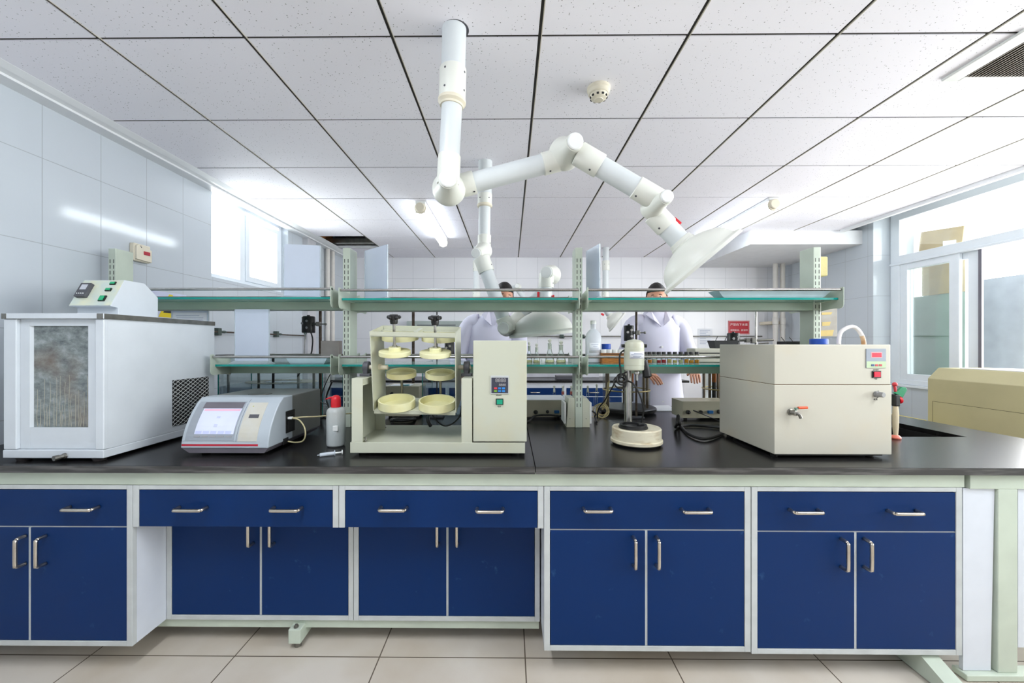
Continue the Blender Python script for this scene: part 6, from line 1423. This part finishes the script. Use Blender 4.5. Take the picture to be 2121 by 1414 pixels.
    for v in rr['verts']:
        d = v.co.copy(); line = .52 if d.y < -.35 else (.05 if d.y < .25 else -.62)
        if d.y < .25 and d.y >= -.35: line = .52 + (d.y + .35) / .6 * (-1.0)
        if d.z < line - .12: kill.append(v)
        b0 = shape(d); v.co = T @ (b0 * (1.07 + .05 * max(0, d.z) + .02 * math.sin(d.x * 23 + d.y * 17)))
    bmesh.ops.delete(q.bm, geom=kill, context='VERTS')
    for f in q.bm.faces: f.smooth = True
    ed = bmesh.ops.extrude_face_region(q.bm, geom=q.bm.faces[:])
    for v in [g for g in ed['geom'] if isinstance(g, bmesh.types.BMVert)]: v.co = v.co + (hc - v.co).normalized() * .006
    q.obj('hair', M_HAIR, t)
    # coat: torso and skirt in oval rings, sleeves as tubes
    q = B(); rings = []
    for z, w, d, k in ((.50, .245, .185, 0), (.70, .225, .165, .03), (.92, .200, .150, .08), (1.08, .180, .135, .18), (1.25, .192, .138, .33), (1.36, .205, .128, .43), (1.425, .165, .112, .5), (1.475, .098, .092, .60), (1.505, .078, .080, .68)):
        c = V(p(hx * k, 0, z)); rings.append([q.bm.verts.new(c + V((math.copysign(abs(math.cos(a)) ** .85, math.cos(a)) * w * s, math.sin(a) * d * s, .006 * math.sin(a * 5 + z * 9) * (1 if z < 1 else .3)))) for a in [2 * PI * i / 36 for i in range(36)]])
    q.skin(rings, 0, True, False)
    coat = q.obj('lab_coat', M_COAT, t)
    for sd, k in ((-1, 'l'), (1, 'r')):
        S_, E2, W_ = (V(Vt[n + k][0]) for n in ('s', 'e', 'w'))
        q = B(); q.tube([S_ + V((-sd * .06, 0, .02)) * s, S_ + V((sd * .01, 0, .005)) * s, (S_ + E2) / 2 + V((sd * .008, 0, 0)), E2 + V((sd * .004, .006, 0)), (E2 + W_) / 2, W_ - (W_ - E2).normalized() * .012], lambda u: (.078 - .022 * u + .004 * math.sin(u * 26)) * s * (1 if u < .9 else .92), 18, smooth=5); q.obj('sleeve', M_COAT, coat)
    q = B()
    for sd in (-1, 1):
        a = V(p(hx * .68 + sd * .060, -.060, 1.51)); b_ = V(p(hx * .48 + sd * .010, -.146, 1.375)); c = V(p(hx * .5 + sd * .060, -.138, 1.42)); e_ = V(p(hx * .6 + sd * .105, -.088, 1.468))
        pts = [a, b_, c, e_] if sd < 0 else [a, e_, c, b_]
        n_ = (pts[1] - pts[0]).cross(pts[2] - pts[0]).normalized(); n_ = n_ if n_.y < 0 else -n_
        q.hexa(pts + [v + n_ * .006 for v in pts])
    q.obj('collar', M_COAT, coat)
    q = B()
    for z in (1.22, 1.08, .94, .80): cc = V(p(hx * (.3 if z > 1.1 else .12), -.153 if z < 1.15 else -.140, z)); q.cyl(cc, cc + V((0, -.005, 0)), .008, n=10)
    q.obj('buttons', M_WHITEP, coat)
    for sd, k in ((-1, 'l'), (1, 'r')):
        H_, K_, A_ = (V(Vt[n + k][0]) for n in ('h', 'k', 'a'))
        q = B(); q.tube([H_ + V((0, 0, .06)), (H_ + K_) / 2, K_, (K_ + A_) / 2, A_ + V((0, 0, .02))], lambda u: (.100 - .045 * u) * s, 18, smooth=4); q.obj('trouser_leg', M_TROU, t)
        T_ = V(Vt['to' + k][0]); q = B(); q.tube([A_ + V((0, .055, -.045)) * s, A_ + V((0, .02, -.042)) * s, T_ + V((0, .04, .012)) * s, T_ + V((0, -.03, .004)) * s], lambda u: (.046 - .010 * u) * s, 14, smooth=4); q.bm.verts.ensure_lookup_table()
        for v in q.bm.verts: v.co.z = max(v.co.z, .002)
        q.obj('shoe', M_BLK, t)
    return t
pc = P(1003, 700, 3.30)
person('person in a white coat, head bent aside behind the folded fume arm', pc.x, 3.32, 1.79, .150, (.25, .14, .02), ((-.17, -.21, 1.06), (.16, -.22, 1.05)))
pc = P(1362, 700, 3.30)
person('person in a white coat beyond the sample vials, left of the red sign', pc.x, 3.34, 1.785, -.01, (-.35, -.05, .0), ((-.16, -.21, 1.04), (.20, -.22, 1.05)))
LAMP, LAMP_N, DAY_R, DAY_L, FILL_W, SKY, EXPO = 9, 26, 235, 90, 16, 5.0, 0.26
# ================================================================== lamps, daylight, camera
M_DIFF, M_DIFFN = (mat(n_, (240, 244, 248), .4, emit=(238, 247, 255), es=e_) for n_, e_ in (('lit_lamp_cover', LAMP), ('added_near_lamp_cover', LAMP_N)))
def tube_light(x, y0, y1, label, lit=True):
    t = thing('fluorescent_light', label, 'ceiling light', (x, y0, CEIL - .11), 'tube lights on the ceiling')
    zc = CEIL - .062
    q = B(); q.box(x - .045, x + .045, y0 + .02, y1 - .02, CEIL - .03, CEIL - .001, 0, .006); q.obj('mount', M_WHITEP, t)
    q = B(); q.lathe([(.044, 0), (.044, y1 - y0 - .06)], (x, y0 + .03, zc), (0, 1, 0), 24, cap0=False, cap1=False); q.obj('diffuser', M_DIFFN if y0 < 2 else M_DIFF, t)
    for yy, d in ((y0, 1), (y1, -1)):
        q = B(); q.lathe([(.036, 0), (.041, .004), (.043, .02), (.050, .022), (.050, .034)], (x, yy, zc), (0, d, 0), 24)
        for k in range(4):
            a = PI / 4 + k * PI / 2; q.ball((x + math.cos(a) * .052, yy + d * .03, zc + math.sin(a) * .052), .006, n=8)
        q.obj('end_cap', M_WARMW, t)
tube_light(-.78, 3.46, 4.72, 'lit tube light on the ceiling left of the front fume arm')
tube_light(2.245, 3.40, 4.62, 'lit tube light on the ceiling right of the big fume hood')
tube_light(-.78, -.25, 1.0, 'unseen lit tube light added above the camera on the left')  # this pair is out of view, added to brighten the near ceiling
tube_light(2.245, -.25, 1.0, 'unseen lit tube light added above the camera on the right')
def area(name, loc, rot, sx, sy, power, col=(1, 1, 1)):
    l = bpy.data.lights.new(name, 'AREA'); l.shape = 'RECTANGLE'; l.size = sx; l.size_y = sy; l.energy = power; l.color = col
    o = bpy.data.objects.new(name, l); COL.objects.link(o); o.location = loc; o.rotation_euler = rot; return o
# daylight entering through the two windows (sky seen by the openings)
area('daylight_right', (4.9, 1.55, 1.75), (0, PI / 2 + .42, 0), 2.2, 5.6, DAY_R, (.98, .99, 1.0))
area('daylight_left', (-3.2, 3.73, 2.2), (0, -PI / 2 - .3, 0), 1.0, 1.4, DAY_L, (.97, .99, 1.0))
# fill lamps added out of view, just under the near tubes
for xx in (-.78, 2.245): area('added_tube_fill', (xx, .38, CEIL - .13), (0, 0, 0), .2, 1.2, FILL_W, (.93, .965, 1.0))
w = bpy.data.worlds.new('sky'); SC.world = w; w.use_nodes = True
bg = w.node_tree.nodes['Background']; bg.inputs[0].default_value = (1, 1, 1, 1); bg.inputs[1].default_value = SKY
cam = bpy.data.cameras.new('camera'); co = bpy.data.objects.new('camera', cam); COL.objects.link(co)
co.location = (0, 0, ZCAM); co.rotation_euler = (PI / 2, 0, TH)
cam.sensor_fit = 'HORIZONTAL'; cam.sensor_width = 36; cam.lens = F / 2121 * 36
cam.shift_x = (1060.5 - CXP) / 2121; cam.shift_y = (CYP - 707.0) / 2121
cam.clip_start = .05
SC.camera = co
SC.view_settings.view_transform = 'Standard'; SC.view_settings.look = 'None'; SC.view_settings.gamma = 1; SC.view_settings.use_curve_mapping = False
SC.view_settings.exposure = EXPO
cy = SC.cycles
cy.use_denoising = True; cy.max_bounces = 8; cy.diffuse_bounces = 5; cy.glossy_bounces = 4; cy.transparent_max_bounces = 24; cy.transmission_bounces = 6; cy.sample_clamp_indirect = 6; cy.caustics_reflective = False; cy.caustics_refractive = False
